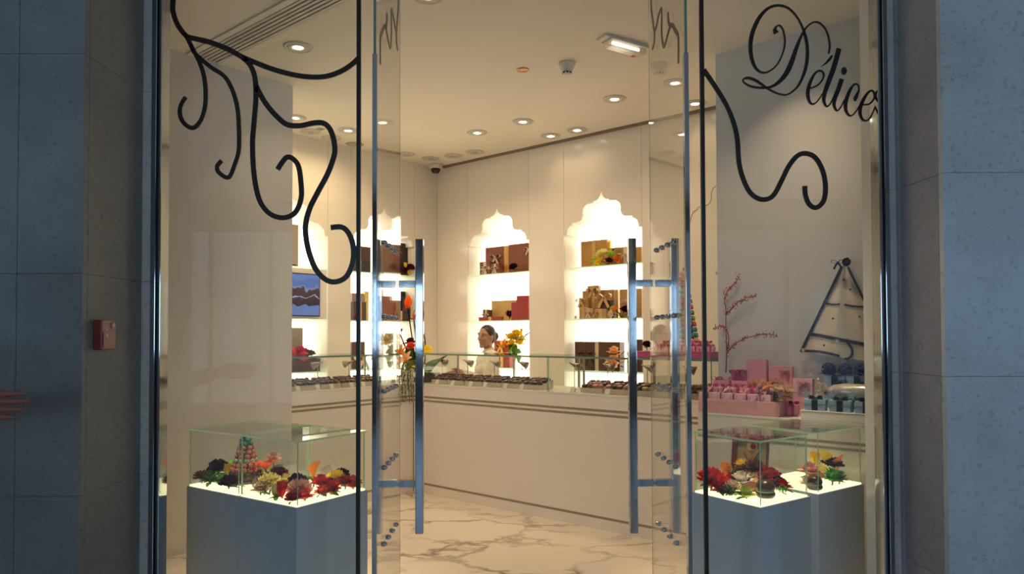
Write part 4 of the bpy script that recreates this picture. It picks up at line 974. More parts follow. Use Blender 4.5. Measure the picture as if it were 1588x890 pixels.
spray(t, [('rose', 'peach', (-.03, .02, .065), .045), ('rose', 'cream', (.02, .0, .055), .05), ('rose', 'blush', (-.07, .03, .08), .042), ('orchid', 'blush', (.055, -.03, .025), .03), ('rose', 'cream', (.06, .03, .06), .042), ('orchid', 'white_petal', (-.04, -.03, .03), .03), ('carnation', 'blush', (.0, .04, .09), .04)],
      [('leaf_dark', (.06, -.02, .03), .08, (0, .3, -.4)), ('leaf_green', (.03, -.03, .02), .08, (0, .3, -1)), ('leaf_dark', (-.05, -.02, .04), .07, (0, .2, -2.2)), ('leaf_green', (.07, 0, .05), .08, (0, .2, .2))], (0, 0, .004))
flower('dusty bloom behind the left window box of the pink display', 'carnation', 'blush', room(3.86, -1.19, zC_), .04, (-.3, 0), .03, 2, 'leaf_dark')
flower('peach bloom between the window boxes and the tall pink box', 'rose', 'peach', room(4.11, -1.235, zC_), .04, (-.5, 0), .03, 2)
# sprig of pink buds
b0 = on_y(1126, 580, -1.10); t = thing('budding_branch', 'thin branch of small pink buds rising against the flank wall', 'branch', room(b0.x, -1.09, zC_))
def loc_(px, py): q = on_y(px, py, -1.10); return Vector((q.x-b0.x, -.012, q.z-zC_))
for pts in ([(1126, 578), (1127, 545), (1126, 505), (1126, 480), (1124, 462), (1129, 450), (1138, 442), (1147, 428)], [(1126, 486), (1136, 478), (1145, 468), (1158, 462), (1172, 460)], [(1128, 548), (1130, 530), (1128, 512), (1118, 506), (1109, 508)], [(1128, 546), (1138, 536), (1150, 527), (1165, 522), (1188, 518), (1205, 521)]):
    P = spline([tuple(loc_(*p)) for p in pts], 5)
    MB().tube(P, [.0035-.002*i/len(P) for i in range(len(P))], 5).build('twig', 'twig', t)
    b = MB()
    for p in P[(17 if pts[0][1] > 570 else 0):]:
        for k in range(random.choice((2, 3, 4))): b.ball(Vector(p)+Vector((random.gauss(0, .009), random.uniform(-.01, .006), random.gauss(0, .009))), (random.uniform(.003, .006),)*2+(random.uniform(.004, .008),), 6, 4)
    o = b.build('buds', 'bud', t, True); o['kind'] = 'stuff'

# ================================================================== BLUE SAIL BOAT DISPLAY
t = thing('gift_tray', 'white tray under the blue gift boxes on the display counter', 'tray', room(4.70, -1.399, D0))
MB().box(-.262, .36, 0, .28, 0, .046, bev=.003).build('base', 'counter', t); MB().box(-.264, .362, -.002, .282, .0465, .052, bev=.002).build('rim', 'counter', t)
zD = D0+.0525
for k, lab in enumerate(('leftmost pale blue box with window lid and navy ribbon on the white tray', 'middle pale blue box with window lid and navy ribbon on the white tray', 'right pale blue box with window lid beside the white post')):
    tt = gift_box(lab, .115, .085, .062, room(4.512+.135*k, -1.385, zD), ROT+.12, 'box_blue', rib='navy', window=True, bowm='navy', bow_s=.035, bow_top=True)
t = thing('favour_tube', 'large clear wrapped roll lying across the blue boxes', 'roll', room(4.74, -1.245, zD))
MB().tube([(-.20, 0, .105), (-.16, 0, .105), (-.10, 0, .105), (.24, 0, .105), (.28, 0, .105)], [.012, .040, .048, .048, .02], 18).build('roll', 'cello', t, True)
MB().box(-.13, .26, -.035, .035, 0, .060, bev=.004).build('cradle', 'box_blue', t)
b = MB()
for k in range(9): b.ribbon(spline([(-.19, 0, .105), (-.225, random.uniform(-.03, .03), .105+random.uniform(-.04, .05)), (-.25, random.uniform(-.05, .03), .10+random.uniform(-.06, .08))], 3), .008, (0, 1, .3), .001)
b.build('curling_ribbon', 'organza', t)
for k, lab in enumerate(('pale blue box on the upper step at the left under the violet flowers', 'pale blue box on the upper step in the middle of the boat display', 'pale blue box on the upper step at the white post')):
    gift_box(lab, .118, .062, .190, room(4.565+.124*k, -1.180, zD), ROT, 'box_blue', rib='navy', horiz=True, bowm='navy', bow_s=.04, bow_at=(.03, -.006, .155))
for px, py, lab in ((1256, 566, 'violet blue flower cluster at the left end of the boat display'), (1284, 556, 'violet blue flower cluster below the sail hem'), (1310, 553, 'violet blue flower cluster right of the navy loop'), (1335, 551, 'violet blue flower cluster beside the white post')):
    q = on_y(px, py, -1.16)
    low = False; q.x = max(q.x, 4.525)
    flower(lab, 'hydrangea', 'blue_petal', room(q.x, -1.21 if low else -1.148, zD if low else zD+.1905), .052, (0, 0), .0, 3, 'blue_petal', name='hydrangea')
for px, lab in ((1250, 'silver blue star ornament left of the wrapped roll'), (1290, 'pale star ornament in front of the wrapped roll'), (1320, 'grey blue star ornament at the right blue box')):
    q = on_y(px, 608, -1.29)
    t = thing('star_ornament', lab, 'ornament', room(q.x, -1.292, zD))
    b = MB(); b.prism([((.028 if i % 2 == 0 else .012)*math.cos(PI/2+i*PI/5), 0, .085+(.028 if i % 2 == 0 else .012)*math.sin(PI/2+i*PI/5)) for i in range(10)], (0, .008, 0)); b.build('star', 'star', t)
    MB().tube([(0, .004, 0), (0, .004, .075)], .003, 6).build('stick', 'steel', t)
# the sail
ys = -1.125
A, Bq, Cq = on_y(1308, 404, ys), on_y(1240, 546, ys), on_y(1388, 566, ys)
A, Bq, Cq = (Vector((p.x, p.y, p.z)) for p in (A, Bq, Cq))
sail = thing('boat_sail', 'cream cloth sail edged with navy ribbon standing behind the blue gift boxes', 'sail', room(A.x, ys, zD))
def sp_(u, v):
    v = max(0, v)  #                                 # u along the hem, v up to the tip
    p = Bq.lerp(Cq, u).lerp(A, v**.92*.985); q = p-Vector((A.x, ys, zD)); q.y = .030-.055*math.sin(PI*u)*(1-v)**.7*(.4+.6*math.sin(PI*min(1, v+.25))) + .006*math.sin(14*u); return q
b = MB(); b.patch(sp_, 16, 16); b.build('sail_cloth', 'tulle', sail, True)
def edge_(name, uv, w):
    P = [sp_(u, v)+Vector((0, -.006, 0)) for u, v in uv]; MB().ribbon(P, w, (0, 1, 0), .003).build(name, 'navy', sail)
L9 = [i/9 for i in range(10)]
edge_('ribbon_edge', [(0, v*.95) for v in L9], .016); edge_('ribbon_edge', [(1, v*.95) for v in L9], .014)
edge_('ribbon_band', [(u*.40, .53-.01*math.sin(PI*u)) for u in L9], .011); edge_('ribbon_band', [(.5+u*.5, .53-.01*math.sin(PI*u)) for u in L9], .011)
edge_('ribbon_band', [(u, .16+.02*math.cos(PI*u)) for u in L9], .020); edge_('ribbon_edge', [(u*.45, .01+.015*math.sin(3*u)) for u in L9], .015)
edge_('ribbon_loop', [(.50+.09*math.sin(PI*u), .17-.20*u) for u in L9], .012)
tip = A-Vector((A.x, ys, zD))
bow(sail, tip+Vector((-.028, -.012, -.01)), .035, 'navy'); put('rosette', bloom_mesh('carnation', 'navy'), sail, tip+Vector((.022, -.014, -.012)), .028, (PI/2, 0, 0))
MB().tube([(.0, .044, 0), (0, .044, tip.z+.03)], .005, 8).build('mast', 'counter', sail)
for u, v in ((.45, .535), (.42, .15), (.02, .02)): put('white_bow', bloom_mesh('orchid', 'white_petal'), sail, sp_(u, v)+Vector((0, -.012, 0)), .014, (PI/2, 0, 0))
for u, v in ((.45, .80), (.30, .37), (.78, .42), (.70, .70), (.25, .09)): MB().ball(sp_(u, v)+Vector((0, -.003, 0)), (.006, .003, .006), 8, 5).build('button', 'navy', sail)

# ================================================================== LIT SHOWCASES BEHIND THE FIXED PANES
PH, ZL = .655, .663                                  # pedestal height, top of the lit base
class Frame:
    def __init__(s, x, y, deg): s.o = room(x, y); s.rz = ROT+math.radians(deg); s.M = Matrix.Translation(s.o) @ Matrix.Rotation(s.rz, 4, 'Z'); s.I = s.M.inverted()
    def w(s, x, y, z=0): return s.M @ Vector((x, y, z))
FL, FR = Frame(2.918, -3.745, 6.2), Frame(4.574, -2.409, -15.5)
def showcase(fr, x0, x1, y0, y1, plab, glab):
    o = fr.w(x0, y0); w_, d = x1-x0, y1-y0
    t = thing('display_pedestal', plab, 'pedestal', o, fr.rz)
    MB().box(0, w_, 0, d, 0, PH, bev=.0015).build('body', 'pedestal', t)
    MB().box(.010, w_-.010, .010, d-.010, PH+.0003, ZL).build('lit_base', 'base_lit', t)
    g, i = .006, .010
    s = thing('glass_showcase', glab, 'showcase', fr.w(x0, y0, 0), fr.rz)
    z0, z1 = ZL+.0003, .950
    gpane(s, 'glass_pane', i, w_-i, i, i+g, z0, z1, 'gedge_lit'); gpane(s, 'glass_pane', i, w_-i, d-i-g, d-i, z0, z1, 'gedge_lit')
    gpane(s, 'glass_pane', i, i+g, i+g, d-i-g, z0, z1, 'gedge_lit'); gpane(s, 'glass_pane', w_-i-g, w_-i, i+g, d-i-g, z0, z1, 'gedge_lit')
    gpane(s, 'glass_lid', .004, w_-.004, .004, d-.004, z1+.0003, z1+.009, 'gedge_lit')
BX = dict(LB_=(FL, -.436, 0, 0, .452), LA=(FL, -.874, -.438, 0, .452), R1=(FR, -.40, 0, 0, .39), R2=(FR, -.40, 0, .462, .88))
showcase(*BX['LB_'], 'white pedestal with the foremost corner at the left of the doorway', 'lit glass showcase full of red and yellow flowers left of the doorway')
showcase(*BX['LA'], 'white pedestal farther left under the macaron cone', 'lit glass showcase holding the macaron cone at the left')
showcase(*BX['R1'], 'white pedestal with the foremost corner at the right of the doorway', 'lit glass showcase with the open red box right of the doorway')
showcase(*BX['R2'], 'white pedestal at far right beside the white post', 'lit glass showcase with green dahlia at far right')
def inside(key, px, py, h, mg):
    fr, x0, x1, y0, y1 = BX[key]; q = fr.I @ at_height(px, py, ZL+h)
    return fr.w(min(max(q.x, x0+.018+mg), x1-.018-mg), min(max(q.y, y0+.018+mg), y1-.018-mg), ZL+.0005)
def bl(key, kind, m, px, py, h, r, lab, tilt=None, leaves=2, lm='leaf_green'):
    tl = tilt or (random.uniform(.1, .8), random.uniform(-.4, .4)); r *= 1.55 if kind != 'hydrangea' else 1; h = max(.004, h*.75)
    p = inside(key, px, py, h, r*.62)
    f = flower(lab, kind, m, p, r, (0, 0), h, leaves, lm, lr=1.1)
    f.rotation_euler = (0, 0, 0)
    pt = f.children[0]; pt.rotation_euler = (tl[0], tl[1], random.uniform(0, 6))
    return f
# left pair
for a in [
 ('LB_','carnation','pale_yellow',418,754,.050,.042,'yellow ruffled flower at the left of the front left showcase'),
 ('LB_','rose','cream',399,764,.020,.036,'cream rose glowing low at the left wall of the front left showcase'),
 ('LB_','tulip','pale_yellow',424,772,.006,.036,'pale yellow tulip low by the left pane of the front left showcase'),
 ('LB_','rose','pale_yellow',443,749,.050,.034,'pale yellow rose behind the dark pansy in the front left showcase'),
 ('LB_','carnation','dark_purple',460,751,.055,.034,'dark purple pansy at the front corner edge of the left showcase'),
 ('LB_','tulip','red',437,770,.012,.040,'red tulip left of the front corner edge of the left showcase'),
 ('LB_','carnation','blush',464,766,.022,.045,'blush ruffled carnation right at the front corner of the left showcase'),
 ('LB_','rose','coral',482,776,.010,.038,'coral red rose low along the right pane near the front corner'),
 ('LB_','rose','red',498,753,.055,.040,'large red rose in the middle of the right pane, left showcase'),
 ('LB_','rose','coral',508,768,.012,.036,'coral rose under the large red rose, left showcase'),
 ('LB_','calla','orange',486,742,.060,.036,'orange calla lily behind the large red rose'),
 ('LB_','carnation','yellow',521,745,.055,.034,'yellow carnation right of the orange calla lily'),
 ('LB_','carnation','dark_purple',512,752,.045,.022,'small dark bloom between red rose and yellow carnation'),
 ('LB_','carnation','dark_purple',539,739,.060,.032,'dark purple bloom high at the right of the left showcase'),
 ('LB_','carnation','plum',419,741,.065,.040,'dark plum bloom at the back left of the front left showcase'),
 ('LB_','rose','red',548,751,.030,.034,'red rose at the far right end of the left showcase'),
 ('LB_','rose','coral',556,758,.010,.028,'small coral rose in the right corner of the left showcase'),
 ('LA','carnation','dark_purple',319,727,.070,.040,'dark purple bloom at the far left of the macaron showcase'),
 ('LA','carnation','brown_petal',306,742,.030,.030,'brown bloom low in the left corner of the macaron showcase'),
 ('LA','lily','bright_green',340,723,.080,.034,'green lily topped bloom left of the macaron cone'),
 ('LA','orchid','blush',337,728,.060,.026,'small pinkish orchid among the greens left of the macaron cone'),
 ('LA','tulip','yellow',354,738,.040,.036,'yellow tulip at the foot of the macaron cone'),
 ('LA','carnation','dark_purple',350,755,.018,.036,'dark violet bloom at the front pane of the macaron showcase'),
 ('LA','dahlia','leaf_green',326,747,.020,.036,'green leafy rosette low at the left of the macaron showcase'),
 ('LA','lily','coral',412,728,.095,.045,'coral lily right of the macaron cone'),
 ('LA','rose','blush',424,716,.135,.036,'blush rose above the coral lily'),
 ('LA','lily','coral',395,731,.070,.042,'second coral lily at the right foot of the macaron cone'),
]: bl(*a, lm='leaf_dark' if a[2] == 'dark_purple' else 'leaf_green', leaves=3 if 'green' in a[7] else 2)
for a in [
 ('LB_','carnation','cream',410,760,.030,.034,'cream ruffled bloom between the yellow ones at the left pane'),
 ('LB_','dahlia','leaf_green',432,760,.020,.030,'green rosette among the yellow flowers of the left showcase'),
 ('LB_','carnation','crimson',450,778,.006,.030,'crimson ruffled bloom at the base of the front corner, left showcase'),
 ('LB_','carnation','red',522,764,.018,.036,'red ruffled bloom right of the small glass bowl'),
 ('LB_','dahlia','leaf_dark',470,752,.045,.030,'dark green rosette behind the front corner carnation'),
 ('LB_','carnation','crimson',535,752,.030,.032,'crimson bloom under the dark purple one at the right pane'),
 ('LA','orchid','leaf_green',330,735,.060,.036,'leafy green bloom behind the dark violet one'),
 ('LA','dahlia','bright_green',345,748,.015,.032,'fresh green rosette by the yellow tulip of the macaron showcase'),
 ('LA','carnation','brown_petal',366,752,.015,.032,'brown ruffled bloom at the front foot of the macaron cone'),
 ('LA','carnation','plum',392,751,.020,.032,'plum bloom at the right foot of the macaron cone'),
]: bl(*a, lm='leaf_green')
p = inside('LA', 381, 747, 0, .088)
macaron_tower('small cone of ringed teal, rose and mint macarons in the left showcase', p, .082, .262, ['mac_brown', 'mac_brown', 'mac_coral', 'mac_coral', 'mac_mint', 'mac_rose', 'mac_rose', 'mac_rose', 'mac_teal', 'mac_teal', 'mac_brown'], .0145, True)
M['acrylic'] = glass_mat('clear_acrylic', (.86, .86, .84), .10, .1)
p = inside('LB_', 516, 735, .06, .08); t = thing('acrylic_card', 'slanted clear acrylic card standing at the back of the left showcase', 'card', p, ROT+.1)
MB().box(-.085, .085, -.0015, .0015, .004, .095, M4=Matrix.Rotation(-.5, 4, 'Y')).build('sheet', 'acrylic', t); MB().box(-.03, .03, -.012, .012, 0, .006).build('foot', 'acrylic', t)
p = inside('LB_', 530, 766, .012, .03); t = thing('glass_bowl', 'small clear glass bowl catching light near the right pane of the left showcase', 'bowl', p, 0)
MB().lathe([(.014, 0), (.030, .012), (.034, .030), (.028, .046), (.025, .046), (.030, .030), (.026, .014), (0, .006)], 18).build('bowl', 'acrylic', t, True)
MB().lathe([(.026, .047), (.029, .048), (.026, .050)], 18).build('rim', 'gedge_lit', t, True)
# right pair
for a in [
 ('R1','carnation','red',1094,748,.055,.048,'big red ruffled flower at the left of the right showcase'),
 ('R1','carnation','red',1112,757,.030,.045,'second red ruffled flower right of the big red one'),
 ('R1','rose','red',1100,768,.008,.034,'red rose lying low at the left pane of the right showcase'),
 ('R1','calla','orange',1126,744,.050,.034,'orange calla lily between the red and the white blooms'),
 ('R1','dahlia','leaf_green',1115,733,.075,.032,'dark green rosette behind the red flowers, right showcase'),
 ('R1','rose','white_petal',1150,750,.050,.045,'white rose at the centre of the right showcase'),
 ('R1','carnation','cream',1136,762,.025,.032,'pale cream bloom under the white rose'),
 ('R1','rose','lime',1157,771,.010,.040,'lime green ranunculus low at the front corner of the right showcase'),
 ('R1','carnation','yellow',1189,722,.100,.038,'yellow flower right behind the open red box'),
 ('R1','carnation','brown_petal',1208,726,.095,.042,'brown purple ruffled flower right of the open red box'),
 ('R1','carnation','crimson',1215,742,.055,.045,'dark red bloom below the brown purple one'),
 ('R1','rose','crimson',1232,754,.020,.036,'dark red rose at the right end of the front right showcase'),
 ('R1','carnation','plum',1232,737,.065,.030,'plum bloom at the upper right of the front right showcase'),
 ('R1','orchid','lime',1209,751,.040,.028,'pale lime orchid between the dark reds'),
 ('R1','hydrangea','bright_green',1214,764,.008,.026,'cluster of tiny green buds low at the right pane'),
 ('R2','rose','blush',1256,736,.070,.048,'large blush rose at the left of the far right showcase'),
 ('R2','rose','cream',1252,753,.020,.036,'cream rose low at the left of the far right showcase'),
 ('R2','tulip','yellow',1264,722,.085,.040,'yellow tulip above the large blush rose'),
 ('R2','calla','yellow',1281,724,.080,.038,'yellow calla in the middle of the far right showcase'),
 ('R2','calla','orange',1299,729,.070,.036,'orange calla at the right of the far right showcase'),
 ('R2','carnation','dark_purple',1309,722,.085,.034,'dark purple bloom at the right end of the far right showcase'),
 ('R2','carnation','dark_purple',1291,721,.085,.026,'small dark purple bloom between the callas'),
 ('R2','dahlia','bright_green',1291,744,.040,.040,'bright green dahlia in the far right showcase'),
]: bl(*a, lm='leaf_dark' if a[2] in ('dark_purple', 'crimson') else 'leaf_green')
for a in [
 ('R1','dahlia','leaf_green',1122,768,.012,.032,'green rosette low between the reds and the lime ranunculus'),
 ('R1','carnation','crimson',1135,752,.030,.034,'crimson bloom between the second red flower and the white rose'),
 ('R1','carnation','cream',1168,745,.050,.032,'cream bloom behind the white rose'),
 ('R1','dahlia','leaf_dark',1225,748,.035,.032,'dark green rosette between the crimson blooms'),
 ('R1','carnation','yellow',1200,735,.060,.030,'small yellow bloom in the middle of the front right showcase'),
 ('R2','carnation','cream',1266,744,.035,.034,'cream ruffled bloom under the blush rose, far right showcase'),
 ('R2','dahlia','leaf_green',1303,745,.030,.032,'dark green rosette right of the bright dahlia'),
 ('R2','carnation','pale_yellow',1272,733,.060,.032,'pale yellow bloom behind the smaller chocolate dome'),
]: bl(*a, lm='leaf_green')
def choc_dome(lab, key, px, py, r):
    p = inside(key, px, py, r*.6, r); t = thing('chocolate_dome', lab, 'chocolate', p, 0)
    MB().lathe([(r*.8, 0), (r, r*.25), (r*.98, r*.5), (r*.9, r*.55)], 24).build('lower_shell', 'choc_dark', t, True)
    MB().lathe([(r*.86, r*.56), (r*.92, r*.66), (r*.86, r*.78)], 24).build('filling', 'mac_mint', t, True)
    MB().lathe([(r*.9, r*.79), (r*.99, r*.9), (r*.94, r*1.3), (r*.7, r*1.65), (r*.3, r*1.82), (0, r*1.86)], 24).build('upper_shell', 'choc_dark', t, True)
choc_dome('large dark chocolate filled dome at the front corner of the right showcase', 'R1', 1187, 762, .046)
choc_dome('smaller dark chocolate filled dome in the far right showcase', 'R2', 1275, 756, .038)
p = inside('R1', 1141, 738, .0, .11)
t = thing('open_box', 'open red box with gold lining and upright mirrored lid in the right showcase', 'box', p, FR.rz+.35)
M['lining_gold'] = mat('gold_lining', (.50, .36, .15), .35, .3, var=.1); M['mirror'] = mat('mirror', (.8, .8, .8), .04, 1, var=0); M['box_wine'] = mat('wine_red_leather', (.20, .022, .018), .4)
x0, x1 = -.085, .085
b = MB()
for q in ((x0, x1, -.09, -.082, 0, .05), (x0, x1, .052, .06, 0, .05), (x0, x0+.008, -.082, .052, 0, .05), (x1-.008, x1, -.082, .052, 0, .05), (x0, x1, -.09, .06, -.0, .006)): b.box(*q)
R_ = Matrix.Translation((0, 0, .030)) @ Matrix.Rotation(math.radians(16), 4, 'X')
for v in b.bm.verts: v.co = R_ @ v.co
b.build('tray', 'box_wine', t)
MB().box(x0+.009, x1-.009, -.081, .051, .0065, .030, M4=R_).build('gold_lining', 'lining_gold', t)
MB().box(-.025, .03, -.06, -.02, .0305, .040, M4=R_).build('insert', 'blue_petal', t)
R2_ = Matrix.Translation((0, .075, .085)) @ Matrix.Rotation(math.radians(-12), 4, 'X')
b = MB(); W2, H2 = .085, .165
for q in ((-W2, W2, -.012, .012, 0, .008), (-W2, W2, -.012, .012, H2-.008, H2), (-W2-.014, -W2+.008, -.016, .012, 0, H2), (W2-.008, W2, -.012, .012, .008, H2-.008), (-W2+.008, W2-.008, .006, .012, .008, H2-.008)): b.box(*q, M4=R2_)
b.build('lid_frame', 'box_wine', t)
MB().box(-W2+.009, W2-.009, .002, .0055, .009, H2-.009, M4=R2_).build('lid_lining', 'lining_gold', t)
for x_, a_ in ((-.03, .55), (.03, -.55)): MB().box(-.010, .010, -.006, .0015, .02, .12, M4=R2_ @ Matrix.Translation((x_, 0, .0)) @ Matrix.Rotation(a_, 4, 'Y')).build('divider', 'box_ochre', t)
MB().box(-.026, .026, -.0045, .0015, .095, .152, M4=R2_).build('lid_print', 'pale_yellow', t); MB().ball(R2_ @ Vector((.008, -.007, .118)), (.016, .003, .016), 10, 6).build('lid_motif', 'red', t)
MB().box(-.07, .07, .060, .085, .0, .095).build('hinge_block', 'box_wine', t)
p = inside('R1', 1215, 722, .05, .07); t = thing('acrylic_card', 'slanted clear acrylic card at the back of the right showcase', 'card', p, FR.rz+.8)
MB().box(-.06, .06, -.0015, .0015, .004, .10, M4=Matrix.Rotation(.45, 4, 'Y')).build('sheet', 'acrylic', t); MB().box(-.03, .03, -.012, .012, 0, .006).build('foot', 'acrylic', t)

# ================================================================== FIRE CALL POINT ON THE LEFT STONE REVEAL
d_ = _ray(155.5, 519.5); k_ = -1.645/d_.x; pc = Vector((0, 0, EYE)) + d_*k_
t = thing('fire_call_point', 'red fire alarm box on the left stone reveal', 'fire alarm', (-1.6445, pc.y, pc.z-.058), -PI/2)
M['print'] = mat('pale_print', (.45, .38, .36), .5)
# local: +y points into the wall after the quarter turn, so the front faces the doorway at -y
t.rotation_euler = (0, 0, PI/2)
MB().box(-.050, .050, -.034, -.0003, 0, .118, bev=.004).build('housing', 'red_plastic', t)
MB().box(-.040, .040, -.0365, -.0343, .008, .072, bev=.001).build('press_plate', 'red_plastic', t)
MB().lathe([(.012, 0), (.012, .003), (.006, .004), (0, .004)], 16, M4=Matrix.Rotation(PI/2, 4, 'X'), c=(.026, -.0343, .098)).build('indicator', 'print', t, True)
MB().box(-.028, -.006, -.0352, -.0343, .078, .083).build('print_mark', 'print', t); MB().box(-.022, -.012, -.0375, -.0366, .050, .062).build('print_mark', 'print', t)

# ================================================================== PEOPLE
def remesh(o, v, smooth=2):
    m = o.modifiers.new('remesh', 'REMESH'); m.mode = 'VOXEL'; m.voxel_size = v; m.use_smooth_shade = True
    s = o.modifiers.new('smooth', 'SMOOTH'); s.iterations = smooth; s.factor = .5
def limb(mb, pts, rs, n=12, flat=None):
    P = spline([(*p, r) for p, r in zip(pts, rs)], 4); mb.tube([p[:3] for p in P], [p[3] for p in P], n, flat=flat)
    for p, r in ((pts[0], rs[0]), (pts[-1], rs[-1])): mb.ball(p, r*.98, 12, 8)
def hand(mb, wrist, Q, s=1.0, curl=.25, close=1.0, tuck=0):
    """hand in frame Q: local x towards the fingertips, y across towards the thumb, z out of the back"""
    T = lambda x, y, z: Vector(wrist) + Q @ (Vector((x, y, z))*s)
    for y in (-.030, -.010, .010, .030): limb(mb, [T(-.005, y*.6, 0), T(.045, y*.95, .002), T(.088, y, 0)], [.016*s, .0145*s, .0115*s], 8)
    for y, L, dx in ((.031, .070, .088), (.0105, .080, .092), (-.0105, .073, .089), (-.031, .056, .082)):
        a = curl; pts = [T(dx, y, 0)]; x, z = dx, 0; y0 = y
        for f in (.45, .32, .23):
            x += L*f*math.cos(a); z -= L*f*math.sin(a); y = y0*(1+(close-1)*(x-dx)/L); pts.append(T(x, y, z)); a += curl*.9
        limb(mb, pts, [.0092*s, .0085*s, .0078*s, .0064*s], 8)
    limb(mb, [T(.012, .022, -.006), T(.045, .052-.012*tuck, -.016-.012*tuck), T(.072, .060-.026*tuck, -.022-.012*tuck), T(.095, .060-.034*tuck, -.026-.010*tuck)], [.015*s, .0125*s, .0105*s, .008*s], 8)
def head(mb, hc):
    c = Vector(hc); V = lambda x, y, z: c+Vector((x, y, z))
    mb.ball(V(-.012, 0, .020), (.092, .074, .095), 20, 14); mb.ball(V(.018, 0, -.030), (.066, .058, .080), 18, 12)
    limb(mb, [V(.076, 0, .020), V(.092, 0, -.005), V(.100, 0, -.022)], [.009, .011, .013], 8)
    mb.ball(V(.090, .009, -.028), .008, 8, 6); mb.ball(V(.090, -.009, -.028), .008, 8, 6)
    mb.ball(V(.066, 0, -.094), (.022, .026, .020), 10, 8); mb.ball(V(.080, 0, -.055), (.012, .022, .012), 10, 8)
    for s in (-1, 1):
        mb.ball(V(.058, s*.036, -.018), (.024, .022, .022), 10, 8); limb(mb, [V(.078, s*.012, .030), V(.078, s*.034, .034), V(.060, s*.054, .028)], [.008, .009, .008], 6)
        mb.ball(V(-.008, s*.075, -.004), (.016, .008, .027), 10, 8); limb(mb, [V(.045, s*.030, -.080), V(.015, s*.046, -.066), V(-.01, s*.052, -.035)], [.018, .019, .018], 8)
def face(root, hc):
    c = Vector(hc)
    for s in (-1, 1):
        e = MB().ball(c+Vector((.066, s*.031, .012)), (.013, .0125, .0075), 10, 8).build('eye', 'eye_white', root, True)
        MB().ball(c+Vector((.0755, s*.031, .012)), (.0045, .0062, .0062), 8, 6).build('iris', 'eye_dark', e, True)
        MB().tube([c+Vector((.083, s*.016, .034)), c+Vector((.084, s*.032, .039)), c+Vector((.069, s*.050, .034))], [.0026, .0030, .0015], 6).build('eyebrow', 'hair', root, True)
    MB().ball(c+Vector((.0885, 0, -.052)), (.006, .022, .0042), 10, 6).ball(c+Vector((.0875, 0, -.060)), (.006, .018, .0045), 10, 6).build('lips', 'lips', root, True)
M['eye_white'] = mat('eye_white', (.50, .44, .40), .3); M['eye_dark'] = mat('dark_iris', (.02, .012, .01), .2); M['lips'] = mat('lips', (.42, .14, .12), .4)
M['trouser'] = mat('charcoal_cloth', (.045, .042, .042), .8, bump=.1); M['shirt_dark'] = mat('navy_knit', (.03, .035, .055), .85, bump=.15); M['shoe'] = mat('black_leather', (.02, .018, .016), .35)
M['skin_shade'] = mat('ruddy_skin', (.30, .095, .065), .5)
